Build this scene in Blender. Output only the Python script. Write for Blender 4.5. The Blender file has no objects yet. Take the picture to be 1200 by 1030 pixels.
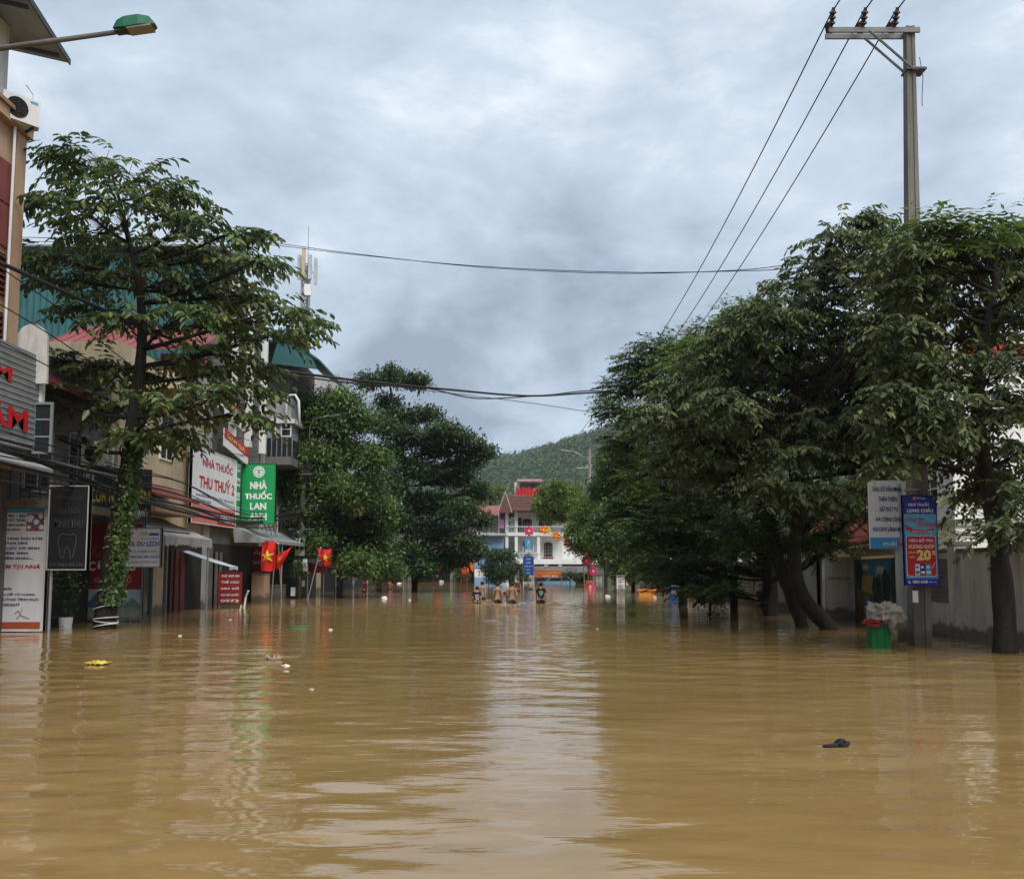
import bpy, bmesh, math, random
import numpy as np
from mathutils import Vector, Matrix

# ---------------------------------------------------------------- camera, sky, sun, exposure
SC = bpy.context.scene
F = 1100.0                       # focal length in photo pixels (1200 wide)
TH = math.atan(100 / 1100.0)     # camera tilts up a little
CAMZ = 1.6
cam_d = bpy.data.cameras.new('camera'); cam = bpy.data.objects.new('camera', cam_d)
SC.collection.objects.link(cam); SC.camera = cam
cam.location = (0, 0, CAMZ); cam.rotation_euler = (math.pi / 2 + TH, 0, 0)
cam_d.sensor_width = 36; cam_d.lens = 36 * F / 1200; cam_d.shift_y = 50 / 1200.0
cam_d.clip_start = 0.05; cam_d.clip_end = 5000

SUN_EL, SUN_AZ = math.radians(54), math.radians(152)   # azimuth clockwise from +Y: from behind, a little to the right
W = bpy.data.worlds.new('World'); SC.world = W; W.use_nodes = True
wn, wl = W.node_tree.nodes, W.node_tree.links
wn.clear()
def wnode(t, **k):
    n = wn.new(t)
    for a, b in k.items(): setattr(n, a, b)
    return n
w_out = wnode('ShaderNodeOutputWorld'); w_bg = wnode('ShaderNodeBackground'); w_bg.inputs[1].default_value = 0.05
sky = wnode('ShaderNodeTexSky', sky_type='NISHITA', sun_disc=False, sun_elevation=SUN_EL, sun_rotation=SUN_AZ)
sky.air_density = 1.0; sky.dust_density = 2.0
tc = wnode('ShaderNodeTexCoord'); sep = wnode('ShaderNodeSeparateXYZ'); wl.new(tc.outputs['Generated'], sep.inputs[0])
def wmath(op, a, b=None):
    n = wnode('ShaderNodeMath', operation=op)
    for i, v in enumerate((a, b)):
        if v is None: continue
        if isinstance(v, (int, float)): n.inputs[i].default_value = v
        else: wl.new(v, n.inputs[i])
    return n.outputs[0]
zz = wmath('ADD', wmath('MAXIMUM', sep.outputs[2], 0.0), 0.30)
comb = wnode('ShaderNodeCombineXYZ')
wl.new(wmath('DIVIDE', sep.outputs[0], zz), comb.inputs[0]); wl.new(wmath('DIVIDE', sep.outputs[1], zz), comb.inputs[1])
comb.inputs[2].default_value = 3.7
def wnoise(scale, detail, rough, dist=0.0):
    n = wnode('ShaderNodeTexNoise'); n.inputs['Scale'].default_value = scale; n.inputs['Detail'].default_value = detail
    n.inputs['Roughness'].default_value = rough; n.inputs['Distortion'].default_value = dist
    wl.new(comb.outputs[0], n.inputs['Vector']); return n.outputs[0]
n1 = wnoise(1.25, 8, 0.58, 0.4); n2 = wnoise(4.2, 8, 0.6, 0.3)
mixn = wmath('ADD', wmath('MULTIPLY', n1, 0.68), wmath('MULTIPLY', n2, 0.32))
ramp = wnode('ShaderNodeValToRGB'); wl.new(mixn, ramp.inputs[0])
cr = ramp.color_ramp
cr.elements[0].position = 0.37; cr.elements[0].color = (2.55, 3.1, 3.95, 1)
cr.elements[1].position = 0.64; cr.elements[1].color = (6.9, 7.4, 7.9, 1)
e = cr.elements.new(0.47); e.color = (3.7, 4.5, 5.5, 1)
e = cr.elements.new(0.56); e.color = (4.8, 5.6, 6.55, 1)
n3 = wnoise(1.3, 5, 0.5)
gap = wnode('ShaderNodeMapRange'); wl.new(n3, gap.inputs[0])
gap.inputs[1].default_value = 0.62; gap.inputs[2].default_value = 0.75; gap.inputs[3].default_value = 0.0; gap.inputs[4].default_value = 0.35
mixc = wnode('ShaderNodeMix', data_type='RGBA'); wl.new(gap.outputs[0], mixc.inputs[0])
wl.new(ramp.outputs[0], mixc.inputs[6]); wl.new(sky.outputs[0], mixc.inputs[7])
wl.new(mixc.outputs[2], w_bg.inputs[0]); wl.new(w_bg.outputs[0], w_out.inputs[0])

sun_d = bpy.data.lights.new('sun', 'SUN'); sun = bpy.data.objects.new('sun', sun_d); SC.collection.objects.link(sun)
sun_d.energy = 1.5; sun_d.angle = math.radians(40); sun_d.color = (1.0, 0.95, 0.88)
_sd = Vector((math.sin(SUN_AZ) * math.cos(SUN_EL), math.cos(SUN_AZ) * math.cos(SUN_EL), math.sin(SUN_EL)))
sun.rotation_euler = (-_sd).to_track_quat('-Z', 'Y').to_euler(); sun.location = (30, -20, 60)

SC.view_settings.view_transform = 'Standard'; SC.view_settings.look = 'None'
SC.view_settings.gamma = 1.0; SC.view_settings.use_curve_mapping = False
SC.view_settings.exposure = 1.45
SC.render.engine = 'CYCLES'
SC.cycles.max_bounces = 6; SC.cycles.diffuse_bounces = 3; SC.cycles.glossy_bounces = 3
SC.cycles.transmission_bounces = 4; SC.cycles.transparent_max_bounces = 6
SC.cycles.use_denoising = True; SC.cycles.caustics_reflective = False; SC.cycles.caustics_refractive = False
COL = SC.collection
GZ = -0.75                       # flooded street level; the water surface is z = 0

# ---------------------------------------------------------------- helpers
def P(px, py, D):
    """a point at street distance D that stands at this place of the photo"""
    x = (px - 600) / F; y = (565 - py) / F
    d = Vector((x, math.cos(TH) - y * math.sin(TH), math.sin(TH) + y * math.cos(TH)))
    s = D / d.y
    return Vector((d.x * s, D, CAMZ + d.z * s))
def WD(py):                      # distance of a point on the water seen at this row
    y = (565 - py) / F
    dz = math.sin(TH) + y * math.cos(TH); dy = math.cos(TH) - y * math.sin(TH)
    return -CAMZ * dy / dz
def PW(px, py): return P(px, py, WD(py))

WO = {}                          # world origin of every object, so shapes can be written in world space
def tag(o, label=None, cat=None, group=None, kind=None):
    if label: o['label'] = label
    if cat: o['category'] = cat
    if group: o['group'] = group
    if kind: o['kind'] = kind
    return o
def thing(name, label, cat, loc, group=None):
    o = bpy.data.objects.new(name, None); COL.objects.link(o); o.location = loc; o.empty_display_size = 0.2
    WO[o.name] = Vector(loc)
    return tag(o, label, cat, group)

class MB:
    def __init__(s): s.v = []; s.f = []
    def quad(s, a, b, c, d):
        n = len(s.v); s.v += [tuple(a), tuple(b), tuple(c), tuple(d)]; s.f.append((n, n+1, n+2, n+3)); return s
    def poly(s, pts):
        n = len(s.v); s.v += [tuple(p) for p in pts]; s.f.append(tuple(range(n, n+len(pts)))); return s
    def box(s, x0, x1, y0, y1, z0, z1):
        n = len(s.v)
        s.v += [(x0,y0,z0),(x1,y0,z0),(x1,y1,z0),(x0,y1,z0),(x0,y0,z1),(x1,y0,z1),(x1,y1,z1),(x0,y1,z1)]
        s.f += [tuple(n+i for i in q) for q in ((0,3,2,1),(4,5,6,7),(0,1,5,4),(1,2,6,5),(2,3,7,6),(3,0,4,7))]
        return s
    def obox(s, o, u, v, w):     # corner + three edge vectors
        o, u, v, w = map(Vector, (o, u, v, w)); n = len(s.v)
        s.v += [tuple(p) for p in (o, o+u, o+u+v, o+v, o+w, o+u+w, o+u+v+w, o+v+w)]
        q6 = ((0,3,2,1),(4,5,6,7),(0,1,5,4),(1,2,6,5),(2,3,7,6),(3,0,4,7))
        if u.cross(v).dot(w) < 0: q6 = tuple(q[::-1] for q in q6)
        s.f += [tuple(n+i for i in q) for q in q6]
        return s
    def tube(s, pts, rad, n=8, cap=True):
        pts = [Vector(p) for p in pts]
        if isinstance(rad, (int, float)): rad = [rad] * len(pts)
        up = Vector((0.02, 0.1, 1)).normalized(); base = len(s.v); prev = None
        for i, p in enumerate(pts):
            t = (pts[min(i+1, len(pts)-1)] - pts[max(i-1, 0)])
            if t.length < 1e-9: t = Vector((0,0,1))
            t.normalize()
            a = prev - t * prev.dot(t) if prev is not None else (up.cross(t) if abs(up.dot(t)) < .98 else Vector((1,0,0)) - t * t.x)
            if a.length < 1e-6: a = t.orthogonal()
            a.normalize(); b = t.cross(a); prev = a
            for k in range(n):
                w = 2 * math.pi * k / n
                s.v.append(tuple(p + (a * math.cos(w) + b * math.sin(w)) * rad[i]))
        for i in range(len(pts) - 1):
            for k in range(n):
                k2 = (k+1) % n
                s.f.append((base+i*n+k, base+i*n+k2, base+(i+1)*n+k2, base+(i+1)*n+k))
        if cap:
            s.f.append(tuple(base + k for k in range(n))[::-1])
            s.f.append(tuple(base + (len(pts)-1)*n + k for k in range(n)))
        return s
    def disc(s, c, u, v, r, n=20, depth=None):
        c, u, v = map(Vector, (c, u, v)); pts = [c + (u*math.cos(2*math.pi*k/n) + v*math.sin(2*math.pi*k/n))*r for k in range(n)]
        s.poly(pts)
        if depth is not None:
            d = Vector(depth)
            for k in range(n): s.quad(pts[k], pts[k]-d, pts[(k+1)%n]-d, pts[(k+1)%n])
        return s
    def prism(s, pts, d):        # closed outline pushed along d
        pts = [Vector(p) for p in pts]; d = Vector(d); n = len(pts)
        s.poly(pts); s.poly([p + d for p in pts][::-1])
        for k in range(n): s.quad(pts[k], pts[k]+d, pts[(k+1)%n]+d, pts[(k+1)%n])
        return s
    def build(s, name, mat, parent=None, smooth=False, origin=None, recalc=False):
        if parent is not None: o0 = WO[parent.name]
        elif origin is not None: o0 = Vector(origin)
        else:
            a = np.array(s.v); o0 = Vector(((a[:,0].min()+a[:,0].max())/2, (a[:,1].min()+a[:,1].max())/2, a[:,2].min()))
        me = bpy.data.meshes.new(name)
        me.from_pydata([(x-o0.x, y-o0.y, z-o0.z) for x, y, z in s.v], [], s.f)
        if recalc:
            bm = bmesh.new(); bm.from_mesh(me); bmesh.ops.remove_doubles(bm, verts=bm.verts, dist=1e-5)
            bmesh.ops.recalc_face_normals(bm, faces=bm.faces); bm.to_mesh(me); bm.free()
        return link_mesh(name, me, mat, parent, o0, smooth)
def link_mesh(name, me, mat, parent=None, o0=Vector((0,0,0)), smooth=False):
    if mat is not None: me.materials.append(mat)
    if smooth: me.polygons.foreach_set('use_smooth', [True] * len(me.polygons))
    me.update()
    o = bpy.data.objects.new(name, me); COL.objects.link(o)
    if parent is not None: o.parent = parent
    else: o.location = o0
    WO[o.name] = Vector(o0)
    return o
def np_mesh(name, verts, quads):
    """fast mesh from numpy vertex and face arrays"""
    me = bpy.data.meshes.new(name); k = quads.shape[1]
    me.vertices.add(len(verts)); me.vertices.foreach_set('co', np.ascontiguousarray(verts, dtype=np.float32).ravel())
    me.loops.add(quads.size); me.loops.foreach_set('vertex_index', np.ascontiguousarray(quads, dtype=np.int32).ravel())
    me.polygons.add(len(quads)); me.polygons.foreach_set('loop_start', np.arange(0, quads.size, k, dtype=np.int32))
    me.update(calc_edges=True); return me
def copy_tree(o, parent=None):
    c = o.copy(); COL.objects.link(c); c.parent = parent; WO[c.name] = WO[o.name].copy()
    for ch in o.children: copy_tree(ch, c)
    return c
def box(name, mat, parent, x0, x1, y0, y1, z0, z1): return MB().box(x0, x1, y0, y1, z0, z1).build(name, mat, parent)

# ---------------------------------------------------------------- materials
MATS = {}
def mat(name, col, rough=0.6, var=0.18, scale=2.0, bump=0.0, bscale=None, metal=0.0, dirt=0.0, spec=0.4, island=0.0, streak=False, tide=False):
    """procedural surface: base colour, mottling, grime with a shape of its own and fine relief"""
    if name in MATS: return MATS[name]
    m = bpy.data.materials.new(name); m.use_nodes = True; MATS[name] = m
    N, L = m.node_tree.nodes, m.node_tree.links; b = N['Principled BSDF']
    b.inputs['Roughness'].default_value = rough; b.inputs['Metallic'].default_value = metal; b.inputs['Specular IOR Level'].default_value = spec
    t = N.new('ShaderNodeTexCoord'); n = N.new('ShaderNodeTexNoise'); n.inputs['Scale'].default_value = scale; n.inputs['Detail'].default_value = 8
    mp = N.new('ShaderNodeMapping'); L.new(t.outputs['Object'], mp.inputs[0]); L.new(mp.outputs[0], n.inputs['Vector'])
    if streak: mp.inputs['Scale'].default_value = (1.6, 1.6, 0.22)
    r = N.new('ShaderNodeValToRGB'); L.new(n.outputs[0], r.inputs[0])
    c = Vector(col)
    r.color_ramp.elements[0].position = 0.3; r.color_ramp.elements[0].color = (*(c*(1-var)), 1)
    r.color_ramp.elements[1].position = 0.72; r.color_ramp.elements[1].color = (*[min(x*(1+var*0.6), .95) for x in c], 1)
    out = r.outputs[0]
    if island:
        g = N.new('ShaderNodeNewGeometry'); hs = N.new('ShaderNodeHueSaturation'); mr = N.new('ShaderNodeMapRange')
        L.new(g.outputs['Random Per Island'], mr.inputs[0]); mr.inputs[3].default_value = 1-island; mr.inputs[4].default_value = 1+island
        L.new(mr.outputs[0], hs.inputs['Value']); L.new(out, hs.inputs['Color']); out = hs.outputs[0]
    if dirt:
        n2 = N.new('ShaderNodeTexNoise'); n2.inputs['Scale'].default_value = 1.3; n2.inputs['Detail'].default_value = 9; n2.inputs['Roughness'].default_value = 0.7
        mp2 = N.new('ShaderNodeMapping'); mp2.inputs['Scale'].default_value = (2.2, 2.2, 0.45); mp2.inputs['Location'].default_value = (3, 1, 7)
        L.new(t.outputs['Object'], mp2.inputs[0]); L.new(mp2.outputs[0], n2.inputs['Vector'])
        r2 = N.new('ShaderNodeMapRange'); L.new(n2.outputs[0], r2.inputs[0]); r2.inputs[1].default_value = 0.48; r2.inputs[2].default_value = 0.72
        r2.inputs[3].default_value = 0; r2.inputs[4].default_value = dirt
        mx = N.new('ShaderNodeMix'); mx.data_type = 'RGBA'; L.new(r2.outputs[0], mx.inputs[0]); L.new(out, mx.inputs[6])
        mx.inputs[7].default_value = (0.07, 0.062, 0.05, 1); out = mx.outputs[2]
    if tide:
        g2 = N.new('ShaderNodeNewGeometry'); sx = N.new('ShaderNodeSeparateXYZ'); L.new(g2.outputs['Position'], sx.inputs[0])
        n4 = N.new('ShaderNodeTexNoise'); n4.inputs['Scale'].default_value = 2.6; n4.inputs['Detail'].default_value = 7; L.new(g2.outputs['Position'], n4.inputs['Vector'])
        ad = N.new('ShaderNodeMath'); ad.operation = 'MULTIPLY_ADD'; L.new(n4.outputs[0], ad.inputs[0]); ad.inputs[1].default_value = -.55; L.new(sx.outputs[2], ad.inputs[2])
        r4 = N.new('ShaderNodeMapRange'); L.new(ad.outputs[0], r4.inputs[0]); r4.inputs[1].default_value = -.06; r4.inputs[2].default_value = .06; r4.inputs[3].default_value = .75; r4.inputs[4].default_value = 0
        m4 = N.new('ShaderNodeMix'); m4.data_type = 'RGBA'; L.new(r4.outputs[0], m4.inputs[0]); L.new(out, m4.inputs[6]); m4.inputs[7].default_value = (.085,.062,.036,1); out = m4.outputs[2]
    L.new(out, b.inputs['Base Color'])
    if bump:
        n3 = N.new('ShaderNodeTexNoise'); n3.inputs['Scale'].default_value = bscale or scale*6; n3.inputs['Detail'].default_value = 6
        L.new(t.outputs['Object'], n3.inputs['Vector'])
        bp = N.new('ShaderNodeBump'); bp.inputs['Strength'].default_value = bump; bp.inputs['Distance'].default_value = 0.03
        L.new(n3.outputs[0], bp.inputs['Height']); L.new(bp.outputs[0], b.inputs['Normal'])
    return m
def leaf_mat(name, cols, rough=0.45, trans=0.25, spec=0.35):
    trans += 0.1
    if name in MATS: return MATS[name]
    m = bpy.data.materials.new(name); m.use_nodes = True; MATS[name] = m
    N, L = m.node_tree.nodes, m.node_tree.links; b = N['Principled BSDF']; out = N['Material Output']
    g = N.new('ShaderNodeNewGeometry'); r = N.new('ShaderNodeValToRGB'); L.new(g.outputs['Random Per Island'], r.inputs[0])
    els = r.color_ramp.elements
    for i, (p, c) in enumerate(cols):
        e = els[i] if i < 2 else els.new(p)
        e.position = p; e.color = (*c, 1)
    t = N.new('ShaderNodeTexCoord'); n = N.new('ShaderNodeTexNoise'); n.inputs['Scale'].default_value = 0.9; n.inputs['Detail'].default_value = 3
    L.new(t.outputs['Object'], n.inputs['Vector'])
    hs = N.new('ShaderNodeHueSaturation'); L.new(r.outputs[0], hs.inputs['Color'])
    mr = N.new('ShaderNodeMapRange'); L.new(n.outputs[0], mr.inputs[0]); mr.inputs[1].default_value = .3; mr.inputs[2].default_value = .7
    mr.inputs[3].default_value = 0.7; mr.inputs[4].default_value = 1.3; L.new(mr.outputs[0], hs.inputs['Value'])
    L.new(hs.outputs[0], b.inputs['Base Color']); b.inputs['Roughness'].default_value = rough; b.inputs['Specular IOR Level'].default_value = spec
    tr = N.new('ShaderNodeBsdfTranslucent'); L.new(hs.outputs[0], tr.inputs[0])
    mx = N.new('ShaderNodeMixShader'); mx.inputs[0].default_value = trans
    L.new(b.outputs[0], mx.inputs[1]); L.new(tr.outputs[0], mx.inputs[2]); L.new(mx.outputs[0], out.inputs[0])
    return m
M_white = mat('white_plaster', (.62,.62,.6), .75, .12, 1.5, .2, 20, dirt=.55, tide=True)
M_wall = mat('stained_wall', (.58,.57,.54), .85, .16, 1.1, .3, 14, dirt=.5, streak=True, tide=True)
M_house = mat('house_white', (.74,.74,.73), .7, .1, .8, .1, 10, dirt=.25)
M_tan = mat('tan_plaster', (.50,.33,.22), .7, .1, 1.5, .1, dirt=.3, tide=True)
M_cream = mat('cream_plaster', (.48,.40,.27), .75, .15, 1.4, .1, dirt=.5, tide=True)
M_grey = mat('grey_plaster', (.36,.37,.37), .8, .15, 1.2, .15, dirt=.5, tide=True)
M_dkgrey = mat('dark_grey_plaster', (.13,.125,.12), .85, .3, 1.2, .2, dirt=.5, tide=True)
M_dark = mat('interior_shade_paint', (.018,.017,.016), .9, .3)  # near-black colour stands in for shade inside openings
M_conc = mat('concrete', (.165,.155,.14), .88, .3, 2.5, .35, 25, dirt=.6, streak=True, tide=True)
M_maroon = mat('maroon_tile', (.20,.045,.04), .35, .12, 2, dirt=.15)
M_steel = mat('galvanised_steel', (.30,.31,.32), .45, .2, 4, metal=.6)
M_dksteel = mat('dark_steel', (.035,.035,.037), .5, .2, 5)
M_whitep = mat('white_paint', (.72,.72,.72), .45, .06, 3, dirt=.2)
M_sheet = mat('roof_sheet_grey', (.28,.29,.30), .5, .15, 2, dirt=.4)
M_teal = mat('teal_sheet', (.025,.115,.125), .5, .15, 1.5, dirt=.3)
M_redsheet = mat('red_sheet', (.25,.062,.065), .5, .12, 1.2, dirt=.3)
M_rednew = mat('red_paint', (.50,.015,.02), .45, .1, 2)
M_redtile = mat('red_roof_tile', (.20,.045,.035), .8, .3, 2.5, .3, dirt=.4)
M_browntile = mat('brown_roof_tile', (.13,.055,.04), .85, .3, 1.6, .3)
M_glass = mat('dark_glass', (.02,.025,.028), .08, .2, 2, spec=.6)
M_shutter = mat('grey_shutter', (.22,.24,.25), .5, .12, 2, dirt=.3, tide=True)
M_awn = mat('awning_canvas', (.33,.32,.30), .85, .18, 2.5, .15, dirt=.5)
M_awnblue = mat('awning_blue_white', (.42,.46,.55), .7, .12, 2, dirt=.2)
M_blue = mat('sign_blue', (.02,.10,.42), .45, .05, 2)
M_skyblue = mat('sign_sky_blue', (.06,.33,.62), .45, .05, 2)
M_navy = mat('print_navy', (.015,.02,.14), .5, .05, 2)
M_signwhite = mat('sign_white', (.74,.75,.78), .5, .05, 3, dirt=.12)
M_black = mat('sign_black', (.012,.012,.013), .4, .2, 2)
M_greensign = mat('sign_green', (.012,.30,.09), .45, .08, 2)
M_red = mat('sign_red', (.48,.02,.03), .5, .06, 2)
M_dkred = mat('sign_dark_red', (.22,.018,.02), .55, .15, 2)
M_pink = mat('print_pink', (.60,.18,.18), .55, .06, 2)
M_yellow = mat('print_yellow', (.75,.50,.03), .5, .06, 2)
M_gold = mat('print_gold', (.80,.62,.22), .5, .06, 2)
M_flag = mat('flag_red', (.58,.018,.015), .75, .1, 3)
M_bark = mat('bark', (.018,.0145,.011), .95, .5, 6, 1.0, 14, dirt=.3, streak=True)
M_barkg = mat('bark_grey', (.10,.085,.068), .95, .4, 5, .9, 18, streak=True)
M_cable = mat('cable_black', (.014,.014,.015), .6, .1, 3)
M_skin = mat('skin', (.34,.19,.12), .6, .08, 5)
M_hair = mat('hair', (.012,.010,.009), .7, .2, 12)
M_blackcloth = mat('cloth_black', (.014,.014,.017), .9, .2, 9)
M_navycloth = mat('cloth_navy', (.018,.028,.06), .9, .2, 9)
M_khaki = mat('cloth_khaki', (.30,.29,.22), .9, .15, 8)
M_plastic_g = mat('bin_green', (.008,.16,.045), .4, .1, 3)
M_foam = mat('foam_white', (.72,.71,.67), .8, .1, 8, .3)

# ---------------------------------------------------------------- ground, water, hill
def build_water():
    def axis(f0, f1, step, far0, far1):
        a = list(np.arange(f0, f1 + 1e-6, step)); s = step; x = f1
        while x < far1: s *= 1.22; x += s; a.append(min(x, far1))
        s = step; x = f0; pre = []
        while x > far0: s *= 1.22; x -= s; pre.append(max(x, far0))
        return np.array(pre[::-1] + a)
    xs = axis(-13.5, 13.5, 0.075, -400, 400); ys = axis(3.0, 50.0, 0.075, -60, 340)
    X, Y = np.meshgrid(xs, ys); rng = np.random.default_rng(5)
    H = np.zeros_like(X)
    for i in range(46):
        lam = 0.24 * (8.0 ** rng.random()); k = 2*math.pi/lam
        ang = math.pi/2 + rng.normal(0, 0.42)
        slope = 0.0145 * (lam/1.0) ** (-0.25)
        ph = rng.random()*6.28
        env = 0.55 + 0.45*np.sin(X*rng.uniform(.15,.7)+Y*rng.uniform(-.35,.35)+rng.random()*6.28)
        H += slope/k * np.sin(k*(X*math.cos(ang)+Y*math.sin(ang)) + ph + 0.9*np.sin(X*rng.uniform(.3,1.1)+rng.random()*6.28)) * env
    patch = 0.62 + 0.38*np.sin(X*.23+1.3*np.sin(Y*.21))*np.sin(Y*.31+1.1*np.sin(X*.19)+1.0)
    fade = np.clip((13.5-np.abs(X))/2.5, 0, 1) * np.clip((50-Y)/12, 0, 1) * np.clip((Y-3.0)/1.0, 0, 1)
    H *= patch * fade
    for wx, wy in [(PW(a, b).x, PW(a, b).y) for a, b in ((559,707.5),(565,703),(583,706.5),(600,707.2),(634,706.8))]:
        R = np.hypot(X-wx, Y-wy); H += 0.022*np.sin(R*9.0-1.0)*np.exp(-R/1.1)*np.clip(R/.3, 0, 1)
    for px_, py_, am in ((980,875,.006),(321,773,.008),(1030,758,.010),(1077,757,.009),(122,737,.009),(1178,765,.010)):
        q_ = PW(px_, py_); R = np.hypot(X-q_.x, Y-q_.y); H += am*np.sin(R*11.0)*np.exp(-R/.8)*np.clip((R-.1)/.3, 0, 1)
    ny, nx = X.shape
    V = np.stack([X, Y, H], -1).reshape(-1, 3)
    idx = np.arange(ny*nx).reshape(ny, nx)
    Q = np.stack([idx[:-1,:-1], idx[:-1,1:], idx[1:,1:], idx[1:,:-1]], -1).reshape(-1, 4)
    me = np_mesh('flood_water', V, Q)
    m = bpy.data.materials.new('muddy_water'); m.use_nodes = True
    N, L = m.node_tree.nodes, m.node_tree.links; b = N['Principled BSDF']
    b.inputs['Roughness'].default_value = 0.03; b.inputs['IOR'].default_value = 1.5; b.inputs['Specular IOR Level'].default_value = 0.5
    t = N.new('ShaderNodeTexCoord')
    n = N.new('ShaderNodeTexNoise'); n.inputs['Scale'].default_value = 0.32; n.inputs['Detail'].default_value = 9; n.inputs['Roughness'].default_value = 0.62; n.inputs['Distortion'].default_value = 1.8
    mp = N.new('ShaderNodeMapping'); mp.inputs['Scale'].default_value = (0.6, 1.6, 1); L.new(t.outputs['Object'], mp.inputs[0]); L.new(mp.outputs[0], n.inputs['Vector'])
    r = N.new('ShaderNodeValToRGB'); L.new(n.outputs[0], r.inputs[0])
    r.color_ramp.elements[0].position = .3; r.color_ramp.elements[0].color = (.212, .130, .045, 1)
    r.color_ramp.elements[1].position = .75; r.color_ramp.elements[1].color = (.305, .200, .082, 1)
    L.new(r.outputs[0], b.inputs['Base Color'])
    def bump(scale, sx, sy, detail, strength, dist, prev=None):
        nn = N.new('ShaderNodeTexNoise'); nn.inputs['Scale'].default_value = scale; nn.inputs['Detail'].default_value = detail
        nn.inputs['Distortion'].default_value = 0.6
        q = N.new('ShaderNodeMapping'); q.inputs['Scale'].default_value = (sx, sy, 1); L.new(t.outputs['Object'], q.inputs[0]); L.new(q.outputs[0], nn.inputs['Vector'])
        bp = N.new('ShaderNodeBump'); bp.inputs['Strength'].default_value = strength; bp.inputs['Distance'].default_value = dist
        L.new(nn.outputs[0], bp.inputs['Height'])
        if prev: L.new(prev.outputs[0], bp.inputs['Normal'])
        return bp
    b1 = bump(1.5, 0.45, 1.5, 3, 0.35, 0.03); b2 = bump(6.0, 0.4, 1.3, 2, 0.5, 0.007, b1)
    L.new(b2.outputs[0], b.inputs['Normal'])
    o = link_mesh('flood_water', me, m, None, Vector((0,0,0)), True); tag(o, kind='structure')
build_water()
M_ground = mat('wet_earth', (.10,.075,.045), .95, .3, .3, .2)
tag(MB().quad((-950,-100,-1.5),(950,-100,-1.5),(950,950,-1.5),(-950,950,-1.5)).build('ground', M_ground, origin=(0,0,-1.5)), kind='structure')
tag(MB().quad((-9.4,-60,GZ-.15),(7.2,-60,GZ-.15),(7.2,104,GZ-.15),(-9.4,104,GZ-.15)).build('road', mat('asphalt',(.05,.05,.05),.9,.2,3), origin=(0,0,GZ-.15)), kind='structure')
M_pave = mat('pavement', (.25,.22,.18), .9, .2, 2)
for nm, x0, x1 in (('pavement', -12.9, -9.4), ('pavement', 7.2, 10.3)):
    tag(MB().box(x0, x1, -60, 104, GZ-.3, GZ).build(nm, M_pave), kind='structure')

# ---------------------------------------------------------------- leaves and trees
def unit(a): return a / np.maximum(np.linalg.norm(a, axis=-1, keepdims=True), 1e-9)
def leaves_mesh(name, pos, d, n, L, Wd, fine=True):
    """one folded blade per leaf"""
    d = unit(d); n = unit(n - d * (n*d).sum(-1, keepdims=True)); b = np.cross(n, d); L = L[:,None]; Wd = Wd[:,None]
    if fine:
        V = np.stack([pos, pos + d*L*.32 + b*Wd*.5 + n*Wd*.16, pos + d*L*.72 + b*Wd*.36 + n*Wd*.05,
                      pos + d*L - n*L*.12, pos + d*L*.72 - b*Wd*.36 + n*Wd*.05, pos + d*L*.32 - b*Wd*.5 + n*Wd*.16], 1)
        base = np.arange(len(pos))[:,None]*6
        Q = np.concatenate([base + np.array([[0,1,2,3]]), base + np.array([[0,3,4,5]])], 0)
    else:
        V = np.stack([pos, pos + d*L*.45 + b*Wd*.5 + n*Wd*.1, pos + d*L, pos + d*L*.45 - b*Wd*.5 + n*Wd*.1], 1)
        Q = np.arange(len(pos))[:,None]*4 + np.array([[0,1,2,3]])
    return V.reshape(-1, 3), Q
def sprigs(rng, pts, out, kind, leaf, wid, k, rach, droop):
    S = len(pts); up = np.array([0,0,1.0])
    if kind == 'pinnate':
        d = unit(out + rng.normal(0, .25, (S,3))); d[:,2] = d[:,2]*.35 + rng.normal(.02, .14, S); d = unit(d)
        t = np.linspace(.12, 1, k)[None,:,None]; R = rach * rng.uniform(.7, 1.25, (S,1,1))
        side = unit(np.cross(d, up) + 1e-6)
        ax = pts[:,None] + d[:,None]*R*t - up*(R*t**2*droop*.6)
        pos = np.concatenate([ax, ax], 1)
        sg = np.concatenate([np.ones((S,k,1)), -np.ones((S,k,1))], 1)
        dd = side[:,None]*sg*.75 + d[:,None]*.5 - up*(droop*rng.uniform(.5, 1.5, (S,2*k,1))) + rng.normal(0, .16, (S,2*k,3))
        nn = up + d[:,None]*.25 + rng.normal(0, .30, (S,2*k,3)) + side[:,None]*sg*.3
        pos, dd, nn = pos.reshape(-1,3), dd.reshape(-1,3), nn.reshape(-1,3)
    else:
        pos = np.repeat(pts, k, 0) + rng.normal(0, rach*.35, (S*k,3))
        o = np.repeat(out, k, 0)
        dd = o*.6 + rng.normal(0, .75, (S*k,3)) - up*droop
        nn = up*1.0 + o*.5 + rng.normal(0, .45, (S*k,3))
    n = len(pos)
    return pos, dd, nn, leaf*rng.uniform(.5, 1.35, n), wid*rng.uniform(.6, 1.3, n)
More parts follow.
